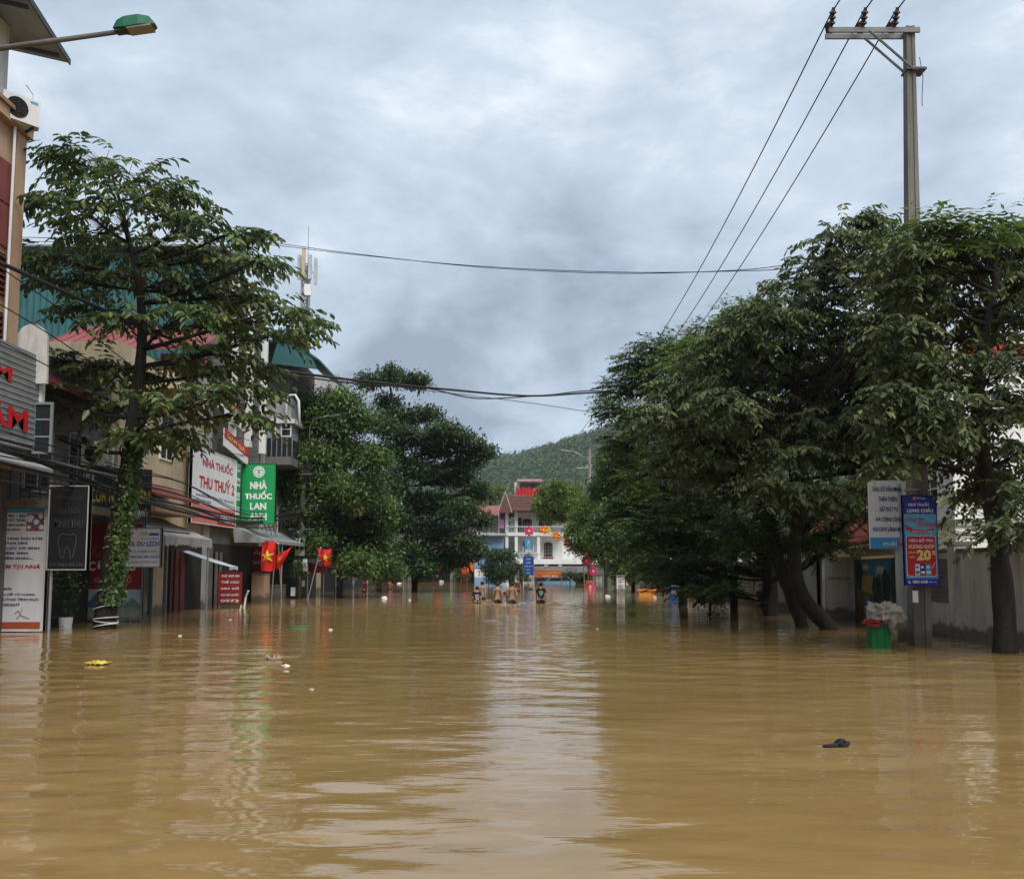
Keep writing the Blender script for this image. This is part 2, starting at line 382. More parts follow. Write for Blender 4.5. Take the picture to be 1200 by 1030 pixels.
def tree(name, label, trunk, lobes, lm, seed, kind='pinnate', leaf=.24, wid=.10, k=6, rach=.7, droop=.45, dens=1.0, bark=None,
         group=None, fine=True, loose=0, shell=.45, limb=.06, cat='tree', extra=(), twig=.012):
    """trunk: [(point, radius)...]; lobes: [(centre, rx, ry, rz, sprigs)...]: the masses of foliage along the limbs"""
    rng = np.random.default_rng(seed); bark = bark or M_bark
    base = Vector(trunk[0][0])
    root = thing(name, label, cat, (base.x, base.y, max(base.z, GZ)), group)
    def smoothpath(tr, n=4):
        ps = [np.array(p) for p, _ in tr]; rs = [r for _, r in tr]; out = []; ro = []
        for i in range(len(ps)-1):
            a, b_, c, d_ = ps[max(i-1,0)], ps[i], ps[i+1], ps[min(i+2,len(ps)-1)]
            for t in np.linspace(0, 1, n, endpoint=False):
                out.append(.5*((2*b_)+(-a+c)*t+(2*a-5*b_+4*c-d_)*t*t+(-a+3*b_-3*c+d_)*t**3)); ro.append(rs[i]*(1-t)+rs[i+1]*t)
        out.append(ps[-1]); ro.append(rs[-1]); return out, ro
    mb = MB(); allp = []
    for tr in [trunk, *extra]:
        pp, rr = smoothpath(tr)
        rr = [r*(1+rng.normal(0,.05)) for r in rr]
        mb.tube(pp, rr, 10); allp += list(zip(pp, rr))
    mb.build('trunk', bark, root, True)
    tp = np.array([p for p, _ in allp]); trr = np.array([r for _, r in allp])
    limbs = MB(); SP = []; SO = []; A = []
    for (c, rx, ry, rz, ns) in lobes:
        c = np.array(c, float); ns = max(3, int(ns*dens))
        cand = tp[:,2] < c[2] + .3
        dist = np.linalg.norm(tp - c, axis=1) + np.maximum(0, tp[:,2]-(c[2]-.15*np.linalg.norm(tp[:,:2]-c[:2],axis=1)))*1.5
        if cand.any(): dist = np.where(cand, dist, 1e9)
        j = int(np.argmin(dist)); a = tp[j]
        mid = (a+c)/2 + np.array([0,0,-.06*np.linalg.norm(c-a)]) + rng.normal(0,.08,3)*np.linalg.norm(c-a)*.5
        r0 = min(trr[j]*.75, limb*(.6+.14*np.linalg.norm(c-a)))
        ts = np.linspace(0,1,6); path = [(1-t)**2*a + 2*t*(1-t)*mid + t*t*c for t in ts]
        limbs.tube(path, [r0*(1-.72*t) for t in ts], 6)
        u = unit(rng.normal(0,1,(ns,3))); rad = rng.random((ns,1))**shell
        off = u*rad*np.array([rx,ry,rz]); p = c + off
        o = unit(off/np.array([rx,ry,max(rz,.2)]) + unit(p - np.array([tp[:,0].mean(), tp[:,1].mean(), c[2]]))*.6)
        SP.append(p); SO.append(o)
        w = rng.random((ns,1))*.75+.25
        src = np.array(path)[np.clip((w[:,0]*5).astype(int), 0, 5)]
        A.append(src)
    SP = np.concatenate(SP); SO = np.concatenate(SO); A = np.concatenate(A)
    tag(limbs.build('branches', bark, root, True), kind='stuff')
    # twigs from limb to each sprig
    ax = unit(SP - A); q = unit(np.cross(ax, np.array([.3,.9,.2])) + 1e-6); q2 = np.cross(ax, q); vs = []
    for pt, r in ((A, twig), (SP, twig*.5)):
        for w in (0, 2.094, 4.189): vs.append(pt + (q*math.cos(w)+q2*math.sin(w))*r)
    V = np.stack(vs, 1).reshape(-1,3); bq = np.arange(len(SP))[:,None]*6
    Q = np.concatenate([bq+np.array([[0,1,4,3]]), bq+np.array([[1,2,5,4]]), bq+np.array([[2,0,3,5]])], 0)
    tw = link_mesh('twigs', np_mesh('twigs', V - np.array(WO[root.name]), Q), bark, root, WO[root.name], True); tag(tw, kind='stuff')
    pos, dd, nn, L, Wd = sprigs(rng, SP, SO, kind, leaf, wid, k, rach, droop)
    keep = np.ones(len(pos), bool)
    if loose:                    # the leaves nearest the street stand alone
        order = np.argsort(np.linalg.norm(pos - np.array([0,0,CAMZ]), axis=1) + rng.random(len(pos))*6)
        pick = order[:loose]; keep[pick] = False
    V, Q = leaves_mesh('crown', pos[keep], dd[keep], nn[keep], L[keep], Wd[keep], fine)
    crown = link_mesh('crown', np_mesh('crown', V - np.array(WO[root.name]), Q), lm, root, WO[root.name], False); tag(crown, kind='stuff')
    if loose:
        v1, q1 = leaves_mesh('leaf', np.zeros((1,3)), np.array([[0,1.,0]]), np.array([[0,0,1.]]), np.array([1.]), np.array([wid/leaf]), True)
        lme = np_mesh('leaf', v1, q1); lme.materials.append(lm)
        d = unit(dd[pick]); n = unit(nn[pick] - d*(nn[pick]*d).sum(-1, keepdims=True)); b = np.cross(d, n)
        for i, j in enumerate(pick):
            o = bpy.data.objects.new('leaf', lme); COL.objects.link(o); o.parent = crown
            p = pos[j] - np.array(WO[root.name]); s = L[j]
            o.matrix_local = Matrix(((b[i,0]*s, d[i,0]*s, n[i,0]*s, p[0]), (b[i,1]*s, d[i,1]*s, n[i,1]*s, p[1]), (b[i,2]*s, d[i,2]*s, n[i,2]*s, p[2]), (0,0,0,1)))
            WO[o.name] = Vector(pos[j])
    return root
def lob(D, rows, dj=1.6, seed=1, base=38, dr=None):
    """masses of foliage given as (column, row, half width, half height [, distance offset, count factor])"""
    rng = random.Random(seed); out = []
    for r in rows:
        px, py, rx, ry = r[:4]; off = r[4] if len(r) > 4 else rng.uniform(-dj, dj); kf = r[5] if len(r) > 5 else 1
        d = D + off; c = P(px, py, d); k = d / F
        a, h = rx*k, ry*k; depth = dr if dr else min(a*1.0, 2.4)
        n = base * kf * (a*1.6 + depth*1.0) * max(h*1.6, .7)
        out.append((c, a, depth, h, n))
    return out
def tr(D, rows, ppm=None):
    """a trunk given as (column, row, radius [, distance offset])"""
    pts = [(P(r[0], r[1], D + (r[3] if len(r) > 3 else 0)), r[2]) for r in rows]
    b = pts[0][0].copy(); b2 = pts[1][0]
    b.z = GZ - .1; pts.insert(0, (b, rows[0][2]*1.15)); return pts

LM_left = leaf_mat('leaf_left', [(0,(0.041,0.070,0.025)), (.5,(0.079,0.128,0.043)), (.85,(0.129,0.186,0.058)), (1,(0.258,0.256,0.056))], .42, .22)
LM_dusty = leaf_mat('leaf_dusty', [(0,(0.041,0.062,0.024)), (.5,(0.082,0.112,0.045)), (.82,(0.126,0.154,0.068)), (.95,(0.171,0.183,0.074)), (1,(0.217,0.261,0.053))], .6, .18, .25)
LM_feather = leaf_mat('leaf_feather', [(0,(0.030,0.061,0.018)), (.6,(0.054,0.105,0.027)), (.88,(0.095,0.147,0.029)), (1,(0.245,0.256,0.039))], .5, .25)
LM_fresh = leaf_mat('leaf_fresh', [(0,(0.061,0.109,0.022)), (.55,(0.116,0.186,0.036)), (.9,(0.190,0.256,0.045)), (1,(0.272,0.307,0.056))], .45, .28)
LM_mango = leaf_mat('leaf_mango', [(0,(0.041,0.082,0.022)), (.55,(0.082,0.147,0.038)), (.9,(0.129,0.205,0.047)), (1,(0.218,0.282,0.056))], .4, .22)
LM_almond = leaf_mat('leaf_almond', [(0,(0.018,0.044,0.016)), (.6,(0.035,0.074,0.025)), (.92,(0.068,0.115,0.031)), (1,(0.136,0.166,0.045))], .4, .2)
LM_far = leaf_mat('leaf_far', [(0,(0.041,0.079,0.038)), (.6,(0.068,0.115,0.050)), (1,(0.116,0.160,0.067))], .7, .15)

# -- left near tree: layered, vine up its stem
D = WD(737)
tree('street_tree', 'tall layered street tree with a vine climbing its stem beside the tooth sign',
     tr(D, [(122,737,.29), (127,690,.27), (135,630,.25), (147,570,.22), (156,490,.18), (166,410,.15), (164,340,.11), (152,285,.07), (140,235,.045), (128,195,.025)]),
     lob(D, [(80,182,35,9), (120,196,50,13), (165,208,42,12), (200,222,30,9), (55,233,30,7), (95,243,36,8), (140,232,42,12), (185,248,38,12),
             (235,262,38,10), (275,270,24,7), (105,272,44,9), (60,300,36,11), (150,296,46,13), (205,292,44,13), (265,300,38,9), (300,306,24,5),
             (85,330,44,10), (130,322,36,9), (190,330,48,14), (240,335,40,12), (290,345,34,8), (325,362,30,5), (350,376,18,4),
             (110,362,44,8), (165,370,40,10), (220,366,44,11), (270,380,34,9), (320,392,30,5),
             (60,418,50,9), (105,428,38,10), (150,432,36,10), (205,422,40,10), (250,415,34,10), (290,430,30,7),
             (30,455,28,6), (85,468,44,10), (135,472,34,11), (195,470,42,12), (240,458,32,8), (284,452,22,6),
             (40,500,26,6), (150,512,30,10), (200,508,30,10), (285,484,20,5)], 1.9, 3, base=15),
     LM_left, 11, leaf=.27, wid=.115, k=6, rach=.85, droop=.55, bark=M_bark, loose=160, limb=.055, shell=.6)

# -- right-hand trees
D = WD(765)
tree('street_tree', 'dark rough-barked tree by the white wall right of the advertising pole',
     tr(D, [(1178,765,.235), (1177,720,.20), (1172,660,.18), (1165,600,.17), (1150,530,.15), (1146,460,.12), (1156,380,.09), (1170,320,.05)]),
     lob(D, [(1090,285,40,12), (1150,280,50,16), (1200,290,45,18), (1060,300,30,9), (1120,315,50,16), (1185,330,50,18), (1240,320,50,30),
             (1095,350,42,14), (1150,362,40,12), (1205,372,40,14), (1110,395,44,14), (1180,420,36,12), (1230,410,40,22),
             (1085,430,34,14), (1130,445,40,15), (1195,470,40,12), (1100,475,44,15), (1150,492,40,14), (1215,520,34,12), (1120,520,40,14),
             (1165,545,38,12), (1200,570,30,10), (1150,570,22,8), (1175,615,22,8), (1210,620,22,9), (1068,292,26,9,-1.2), (1066,335,30,13,-1.0), (1062,380,30,14,-1.4), (1072,420,28,13,-1.0), (1060,462,30,13,-1.5), (1076,505,26,12,-1.2), (1060,535,22,9,-1.3)], 1.5, 5, base=38),
     LM_dusty, 21, leaf=.18, wid=.074, k=7, rach=.66, droop=.6, bark=M_bark, loose=120, limb=.05, shell=.55)
D = WD(738)
tree('street_tree', 'dusty large-leaved tree on a bent dark stem in front of the painted gate',
     tr(D, [(972,738,.22), (950,712,.2), (936,690,.19), (931,655,.18), (934,600,.17), (930,520,.14), (935,420,.11), (960,340,.07)]),
     lob(D, [(1000,258,22,8), (975,275,22,7), (1030,272,26,9), (1020,300,40,16), (960,305,32,12), (1060,320,36,16), (985,335,42,16), (930,335,28,10),
             (900,365,36,13), (950,370,42,16), (1010,375,44,18), (865,395,32,13), (915,405,40,16), (970,412,44,17), (1035,415,40,16),
             (840,425,34,13), (885,440,40,16), (940,450,44,17), (1000,455,44,17), (1050,460,34,14),
             (800,455,34,12), (850,470,38,15), (905,485,42,16), (965,490,44,16), (1025,500,42,15), (780,485,28,10), (825,505,36,13),
             (875,520,38,14), (930,530,42,14), (990,535,40,14), (1040,545,32,11), (800,535,26,9), (850,550,32,10), (905,565,34,9), (960,575,34,9)], 1.8, 7, base=40),
     LM_dusty, 22, leaf=.20, wid=.08, k=7, rach=.7, droop=.65, bark=M_bark, loose=140, limb=.06, shell=.5,
     extra=[tr(D+.9, [(940,734,.19), (928,700,.18), (915,665,.16), (905,620,.14), (890,540,.10), (880,460,.06)])])
D = 31.5
tree('street_tree', 'dark feathery tree on a straight stem between the bent trunks and the bushes',
     tr(D, [(903,716,.26), (902,680,.24), (900,630,.22), (895,560,.2), (890,480,.16), (900,400,.1)]),
     lob(D, [(930,372,40,16), (880,372,32,14), (850,410,36,18), (900,430,44,22), (960,430,44,22), (1010,440,40,22), (830,470,38,22), (890,500,48,26), (950,510,48,26), (1010,520,48,26),
             (820,540,40,24), (870,570,46,24), (930,580,48,24), (990,580,46,24), (1035,570,36,22), (810,600,38,24), (850,630,42,20), (900,630,40,18),
             (960,630,38,18), (1000,625,26,14), (830,660,36,16), (870,665,28,12), (800,680,30,12), (770,660,30,16), (840,690,26,8), (755,620,26,18), (905,598,40,16,-6.3,.6), (955,604,38,16,-6.3,.6), (1000,602,24,12,-6,.6), (865,612,34,16,-6,.6), (930,632,30,11,-6.2,.6), (885,645,28,10,-6,.6), (975,636,24,8,-6,.6)], 2.2, 9, base=62),
     LM_feather, 23, leaf=.15, wid=.06, k=9, rach=.62, droop=.3, fine=False, limb=.04, shell=.5)
D = 40
tree('street_tree', 'broad dark green tree with red-brown tips behind the dusty trees',
     tr(D, [(800,708,.2), (802,680,.19), (800,620,.18), (790,540,.16), (790,460,.1)]),
     lob(D, [(775,408,30,13), (815,400,32,14), (850,385,30,12), (870,365,24,10), (745,425,24,12), (725,455,20,13), (765,445,32,18), (810,440,34,20), (850,430,30,18), (720,480,18,14),
             (755,490,32,20), (800,490,34,20), (735,520,26,18), (780,540,36,22), (820,545,34,22), (730,555,24,18), (765,590,34,20), (810,590,34,20),
             (735,600,22,16), (760,635,30,16), (800,640,34,18), (840,640,30,16), (785,670,28,10), (830,680,26,10)], 2.4, 10, base=72),
     LM_feather, 24, leaf=.2, wid=.075, k=7, rach=.62, droop=.3, fine=False, limb=.07, shell=.45)
tree('street_tree', 'bright yellow-green compound-leaved tree showing between the darker crowns',
     tr(34, [(860,712,.14), (860,650,.13), (862,560,.12), (870,450,.08), (880,380,.05)]),
     lob(34, [(885,362,24,8), (905,372,22,9), (860,378,20,8), (880,392,24,10), (845,400,18,9), (1000,420,18,8), (940,470,20,8), (1025,390,18,9), (815,405,20,8,-2), (790,425,18,9,-3), (760,500,16,8,1), (745,560,16,8,2), (770,575,18,8,1), (1090,268,22,6,-17), (1150,268,26,7,-17), (1110,282,20,6,-17)], 1.5, 12, base=44),
     LM_fresh, 25, leaf=.2, wid=.075, k=8, rach=.8, droop=.35, fine=False, limb=.05)
D = 62
tree('street_tree', 'mid green tree hanging over the flower arch at the pavement',
     tr(D, [(742,694,.14), (742,670,.13), (738,630,.12), (732,580,.08)]),
     lob(D, [(715,545,16,14), (735,530,18,14), (705,575,16,14), (740,570,20,18), (715,605,22,16), (750,610,22,18), (700,625,16,12), (730,640,24,16), (760,645,22,16), (745,668,22,10), (725,668,16,8)], 2.2, 13, base=36),
     LM_mango, 26, kind='cluster', leaf=.3, wid=.12, k=14, rach=.55, droop=.25, fine=False, limb=.07)
tree('street_tree', 'pale green tree beside the far lamp pole beyond the flower arch',
     tr(76, [(710,686,.14), (709,660,.13), (702,620,.1)]),
     lob(76, [(690,590,14,10), (705,585,14,10), (680,605,14,10), (700,610,18,12), (672,620,10,9), (690,630,18,12), (712,635,16,12), (700,650,16,9), (676,640,10,8), (718,655,12,10)], 2.2, 14, base=34),
     LM_fresh, 27, kind='cluster', leaf=.3, wid=.12, k=14, rach=.55, droop=.25, fine=False, limb=.07)
tree('street_tree', 'round light green tree in front of the white balcony house',
     tr(86, [(722,684,.16), (716,650,.15), (690,622,.12), (668,608,.1)]),
     lob(86, [(640,580,13,9), (655,572,14,9), (670,575,13,9), (632,592,11,8), (648,594,15,9), (666,592,15,9), (680,590,10,8), (655,604,16,6), (675,604,12,6), (637,602,11,6)], 1.8, 15, base=32),
     LM_fresh, 28, kind='cluster', leaf=.3, wid=.13, k=14, rach=.5, droop=.2, fine=False, limb=.07)
tree('garden_tree', 'light green young tree rising behind the white wall beside the advert', [(Vector((13.2,25.5,GZ)), .1), (Vector((13.2,25.5,2.5)), .09), (P(1150,590,25.5), .05)],
     lob(25.5, [(1115,625,20,14), (1150,600,28,16), (1190,590,28,16), (1170,630,30,12), (1215,620,28,18), (1130,580,20,10), (1205,560,24,12)], 1.2, 19, base=15),
     LM_fresh, 29, leaf=.2, wid=.08, k=6, rach=.6, droop=.45, fine=False, limb=.04)
# -- left middle trees
D = 51
tree('street_tree', 'leafy green tree with bright clumps next to the utility pole with meter boxes',
     tr(D, [(398,699,.17), (398,670,.16), (396,630,.15), (392,570,.12), (388,510,.08)]),
     lob(D, [(370,475,28,10), (400,468,26,9), (345,495,22,11), (385,500,36,14), (420,490,24,12), (335,530,22,14), (370,535,34,16), (410,530,32,16), (440,540,18,14),
             (340,570,26,14), (380,570,36,16), (420,575,34,16), (445,600,22,16), (355,605,28,12), (395,610,36,16), (430,625,30,14), (370,635,24,9), (405,645,34,10), (445,640,18,8), (330,600,12,10), (420,660,26,9), (450,665,20,9), (330,545,16,16), (328,510,14,12), (350,640,12,8)], 2.2, 16, base=52),
     LM_mango, 31, kind='cluster', leaf=.26, wid=.105, k=15, rach=.85, droop=.3, shell=.7, fine=False, limb=.07)
D = 62
tree('street_tree', 'tall dark almond tree with tiered branches reaching over the street',
     tr(D, [(486,694,.2), (486,660,.19), (482,600,.17), (472,540,.14), (462,490,.1), (457,450,.05)]),
     lob(D, [(432,447,16,3), (460,442,22,3.5), (488,447,18,3), (457,436,7,4), (455,472,16,5), (470,490,30,7), (500,487,22,6), (445,498,24,8), (520,505,24,6), (545,515,22,5), (560,525,14,4),
             (480,510,34,8), (510,525,34,8), (455,530,28,10), (545,540,24,6), (570,530,10,3.5), (490,550,36,10), (530,560,30,9), (455,570,30,12), (560,575,16,6),
             (500,590,38,12), (540,600,26,9), (565,610,12,7), (460,610,32,12), (510,625,36,12), (545,635,26,9), (475,645,34,10), (525,655,32,9), (560,645,12,7), (495,665,26,7), (455,660,18,7)], 2.2, 17, base=46),
     LM_almond, 32, kind='cluster', leaf=.28, wid=.13, k=14, rach=.75, droop=.2, shell=.7, fine=False, limb=.075)
tree('bush', 'round dark bush standing in the flood before the white house',
     tr(84, [(588,686,.1), (588,670,.09), (588,655,.06)]),
     lob(84, [(580,652,12,8), (595,652,12,8), (574,666,12,9), (590,668,16,9), (603,666,10,8), (585,678,18,5)], 1.2, 18, base=44),
     LM_almond, 33, kind='cluster', leaf=.22, wid=.09, k=14, rach=.4, droop=.1, fine=False, cat='bush', limb=.04)
for i, (px, py, w, h, D, lab) in enumerate([
     (832,700,24,9,34,'dark flooded bush under the feathery tree beside the wall'),
     (612,676,12,6,88,'low shrub at the foot of the tall blue sign column'),
     (668,674,14,10,92,'shrub growing beside the orange banner before the white house'),
     (350,668,10,11,49,'small shrub clinging round the foot of the meter-box pole'),
     (540,672,12,9,86,'yellow-green shrub in the shade beyond the almond tree')]):
    b = P(px, py + h*.8, D)
    tree('bush', lab, [(Vector((b.x, b.y, GZ-.1)), .05), (Vector((b.x, b.y, .2)), .045), (P(px, py, D), .03)],
         lob(D, [(px-w*.5,py,w*.55,h*.8,-.3), (px+w*.4,py+1,w*.6,h*.8,.3), (px,py-h*.4,w*.6,h*.6,0)], 1, 40+i, base=40 if D < 60 else 16),
         LM_fresh if i in (1,4) else LM_mango, 50+i, kind='cluster', leaf=.16, wid=.06, k=10, rach=.3, droop=.2, fine=False, cat='bush', limb=.03)

# -- wooded hill far behind
def build_hill():
    rng = np.random.default_rng(8)
    prof_px = np.array([-900, 0, 300, 480, 545, 575, 600, 625, 650, 680, 715, 800, 950, 1300, 2100])
    prof_py = np.array([640, 612, 585, 560, 551, 546, 543, 538, 530, 520, 508, 490, 480, 520, 600])
    D0, D1 = 330.0, 640.0
    xs = np.linspace(-620, 760, 90); ys = np.linspace(D0, 900, 34); X, Y = np.meshgrid(xs, ys)
    def height(X, Y):
        px = 600 + X*F/D1; crest = np.interp(px, prof_px, prof_py); zc = (665-crest)/F*D1 + CAMZ
        t = np.clip((Y-D0)/(D1-D0), 0, 1); s = t*t*(3-2*t); back = np.clip((Y-D1)/260, 0, 1)
        bumps = 7*np.sin(X*.031+1)*np.sin(Y*.023) + 4*np.sin(X*.07+Y*.05)
        return -1.3 + zc*s*(1-.4*back) + bumps*s*(1-s)*1.6
    Z = height(X, Y); ny, nx = X.shape; idx = np.arange(ny*nx).reshape(ny, nx)
    Q = np.stack([idx[:-1,:-1], idx[:-1,1:], idx[1:,1:], idx[1:,:-1]], -1).reshape(-1, 4)
    me = np_mesh('hill', np.stack([X, Y, Z], -1).reshape(-1,3), Q)
    tag(link_mesh('hill', me, mat('hill_earth', (.035,.055,.03), .95, .3, .05), None, Vector((0,0,0)), True), kind='structure')
    n = 9000; cx = rng.uniform(-260, 330, n); cy = rng.uniform(D0+25, D1+25, n); cz = height(cx, cy); R = rng.uniform(2.0, 4.6, n)
    k = 44; u = unit(rng.normal(0,1,(n,k,3))); u[:,:,2] = np.abs(u[:,:,2])*1.15 - .2
    pos = np.stack([cx, cy, cz + R*.9], -1)[:,None] + u*R[:,None,None]*np.array([1,1,1.0])*rng.uniform(.75,1.05,(n,k,1))
    pos = pos.reshape(-1,3); uu = u.reshape(-1,3)
    dd = np.cross(uu, rng.normal(0,1,uu.shape)) + 1e-5; L = np.repeat(R, k)*rng.uniform(.22,.42,n*k)
    V, Qd = leaves_mesh('f', pos - unit(dd)*L[:,None]*.5, dd, uu + rng.normal(0,.12,uu.shape), L, L*.75, False)
    o = link_mesh('hillside_forest', np_mesh('hillside_forest', V, Qd), LM_far, None, Vector((0,0,0))); tag(o, 'dense green forest covering the far hill', 'forest', kind='stuff')
    # belt of trees at the hill's foot, left of the white house's roof
    for j, (px, py, w, h, D, lab) in enumerate([(575,578,22,9,150,'light green tree crown above the red-roofed shed'), (545,590,22,12,150,'green tree crown behind the almond tree far down the street'),
                                          (690,600,26,16,130,'green tree crown behind the far lamp pole')]):
        b = P(px, 665, D)
        tree('distant_tree', lab, [(Vector((b.x, b.y, -1.1)), .3), (Vector((b.x, b.y, 4)), .25), (P(px, py+4, D), .15)],
             lob(D, [(px-w*.5,py,w*.5,h*.7), (px+w*.4,py+1,w*.55,h*.7), (px,py-h*.3,w*.6,h*.6), (px-w*.1,py+h*.7,w*.7,h*.6)], 2, 60+j, base=5), LM_fresh, 70+j, kind='cluster', leaf=.55, wid=.25, k=14, rach=1.0, droop=.1, fine=False, limb=.1, twig=.03)
build_hill()

# -- damp air between the camera and the hill
hz = MB().box(-1000, 1000, -140, 1000, -2.6, 150).build('haze', None, origin=(0,0,0)); tag(hz, 'thin damp air over the flooded street', 'haze', kind='stuff')
hm_ = bpy.data.materials.new('haze_air'); hm_.use_nodes = True; _n = hm_.node_tree.nodes; _n.remove(_n['Principled BSDF'])
_v = _n.new('ShaderNodeVolumePrincipled'); _v.inputs['Density'].default_value = 0.0002; _v.inputs['Color'].default_value = (.86,.92,1,1); _v.inputs['Anisotropy'].default_value = 0.2
hm_.node_tree.links.new(_v.outputs[0], _n['Material Output'].inputs['Volume']); hz.data.materials.append(hm_)

# ---------------------------------------------------------------- lettering and signs
def lettering(body, parent, o, u, v, n, x0, y0, x1, y1, m, bold=.018, off=.006, fit=True, shear=0.0, name='lettering'):
    """flat print that fills the box x0..x1, y0..y1 on the plane (o,u,v)"""
    cu = bpy.data.curves.new('t', 'FONT'); cu.body = body; cu.offset = bold; cu.resolution_u = 2; cu.align_x = 'LEFT'; cu.shear = shear
    ob = bpy.data.objects.new('t', cu); COL.objects.link(ob)
    bpy.context.view_layer.update()
    me = bpy.data.meshes.new_from_object(ob.evaluated_get(bpy.context.evaluated_depsgraph_get()))
    bpy.data.objects.remove(ob); bpy.data.curves.remove(cu)
    c = np.zeros(len(me.vertices)*3, np.float32); me.vertices.foreach_get('co', c); c = c.reshape(-1,3)
    a, b = c.min(0), c.max(0); sx = (x1-x0)/max(b[0]-a[0],1e-6); sy = (y1-y0)/max(b[1]-a[1],1e-6)
    if not fit: sx = sy = min(sx, sy)
    lx = x0 + (c[:,0]-a[0])*sx; ly = y0 + (c[:,1]-a[1])*sy
    W3 = np.array(o)[None] + lx[:,None]*np.array(u)[None] + ly[:,None]*np.array(v)[None] + off*np.array(n)[None]
    W3 -= np.array(WO[parent.name]); me.vertices.foreach_set('co', W3.astype(np.float32).ravel()); me.materials.clear()
    return link_mesh(name, me, m, parent, WO[parent.name])
class Sign:
    """a board with its own plane: u to the right, v up, fractions 0..1 measured from the lower left corner"""
    def __init__(s, name, label, pL, pR, h, panel, frame=None, th=.08, cat='sign', group=None, fw=.04, base=None):
        pL, pR = Vector(pL), Vector(pR); s.w = (pR-pL).length; s.h = h
        s.u = (pR-pL).normalized(); s.v = Vector((0,0,1)); s.n = s.u.cross(s.v).normalized(); s.o = pL
        s.root = thing(name, label, cat, base if base else (pL+pR)/2, group)
        s.panel = MB().obox(pL - s.n*th, s.u*s.w, s.v*h, s.n*th).build('panel', panel, s.root)
        if frame:
            for (a, b, c, d) in ((0,0,s.w,fw), (0,h-fw,s.w,fw), (0,fw,fw,h-2*fw), (s.w-fw,fw,fw,h-2*fw)):
                MB().obox(pL + s.u*a + s.v*b - s.n*(th+.012), s.u*c, s.v*d, s.n*(th+.032)).build('frame_bar', frame, s.root)
    def p(s, a, b, off=0): return s.o + s.u*(a*s.w) + s.v*(b*s.h) + s.n*off
    def rect(s, x0, y0, x1, y1, m, name='colour_field', off=.003):
        return MB().quad(s.p(x0,y0,off), s.p(x1,y0,off), s.p(x1,y1,off), s.p(x0,y1,off)).build(name, m, s.panel)
    def shape(s, pts, m, name='print', off=.005): return MB().poly([s.p(a,b,off) for a,b in pts]).build(name, m, s.panel)
    def disc(s, cx, cy, r, m, name='emblem', off=.005, n=24): return MB().disc(s.p(cx,cy,off), s.u, s.v, r*s.h, n).build(name, m, s.panel)
    def line(s, pts, wd, m, name='outline', off=.006):
        mb = MB(); q = [s.p(a,b,off) for a,b in pts]
        for a, b in zip(q[:-1], q[1:]):
            t = (b-a).normalized(); k = t.cross(s.n)*wd/2; mb.quad(a-k, b-k, b+k, a+k)
        return mb.build(name, m, s.panel)
    def text(s, body, x0, y0, x1, y1, m, bold=.018, off=.009, shear=0.0, fit=True):
        return lettering(body, s.panel, s.o, s.u, s.v, s.n, x0*s.w, y0*s.h, x1*s.w, y1*s.h, m, bold, off, fit, shear)
    def post(s, p0, p1, r=.03, m=None, name='post'): return MB().tube([p0, p1], r, 8).build(name, m or M_steel, s.root)
def star_pts(c, u, v, r, rot=0, k=.40):
    return [Vector(c) + (Vector(u)*math.sin(rot+math.pi*i/5) + Vector(v)*math.cos(rot+math.pi*i/5))*(r if i % 2 == 0 else r*k) for i in range(10)]
FX = -12.4                        # line of the left house fronts
def dF(px): return -FX*F/(600-px) # street distance of a column on that line

# ---------------------------------------------------------------- left side: houses
def corrugated(name, m, parent, o, u, v, n, w, h, pitch=.2, depth=.03):
    o, u, v, n = map(Vector, (o,u,v,n)); mb = MB(); k = int(w/pitch)*4; pts = []
    prof = (0, 1, 1, 0)
    for i in range(k+1): pts.append(o + u*(w*i/k) + n*(depth*prof[i%4]))
    N0 = len(mb.v); mb.v += [tuple(p) for p in pts] + [tuple(p+v*h) for p in pts]
    for i in range(k): mb.f.append((N0+i, N0+i+1, N0+k+1+i+1, N0+k+1+i))
    return mb.build(name, m, parent)
def window(parent, o, u, w, h, n, nx=2, ny=2, fm=None, gm=None, depth=.06, grille=False):
    """frame, pane and glazing bars on a wall plane; every window is a part with its own pieces"""
    o, u, n = Vector(o), Vector(u).normalized(), Vector(n).normalized(); v = Vector((0,0,1)); fm = fm or M_whitep; t = .06
    mb = MB()
    for (a,b,c,d) in ((0,0,w,t),(0,h-t,w,t),(0,t,t,h-2*t),(w-t,t,t,h-2*t)): mb.obox(o+u*a+v*b, u*c, v*d, n*depth)
    for i in range(1,nx): mb.obox(o+u*(w*i/nx-.02)+v*t, u*.04, v*(h-2*t), n*(depth*.7))
    for j in range(1,ny): mb.obox(o+u*t+v*(h*j/ny-.02), u*(w-2*t), v*.04, n*(depth*.6))
    wf = mb.build('window', fm, parent); tag(wf)
    MB().quad(o+u*t+v*t+n*.02, o+u*(w-t)+v*t+n*.02, o+u*(w-t)+v*(h-t)+n*.02, o+u*t+v*(h-t)+n*.02).build('pane', gm or M_glass, wf)
    return wf
def louver(parent, o, u, w, h, n, k, m, name='louvre_slat'):
    o, u, n = Vector(o), Vector(u).normalized(), Vector(n).normalized(); v = Vector((0,0,1))
    MB().obox(o, u*w, v*h, n*.01).build('shade_backing', M_dark, parent)  # flat backing, shade behind the slats painted in
    for i in range(k):
        z = h*(i+.15)/k; MB().obox(o+v*z+n*.015, u*w, v*(h/k*.25)-n*0, n*.07).build(name, m, parent)
X_, Y_, Z_ = Vector((1,0,0)), Vector((0,1,0)), Vector((0,0,1))

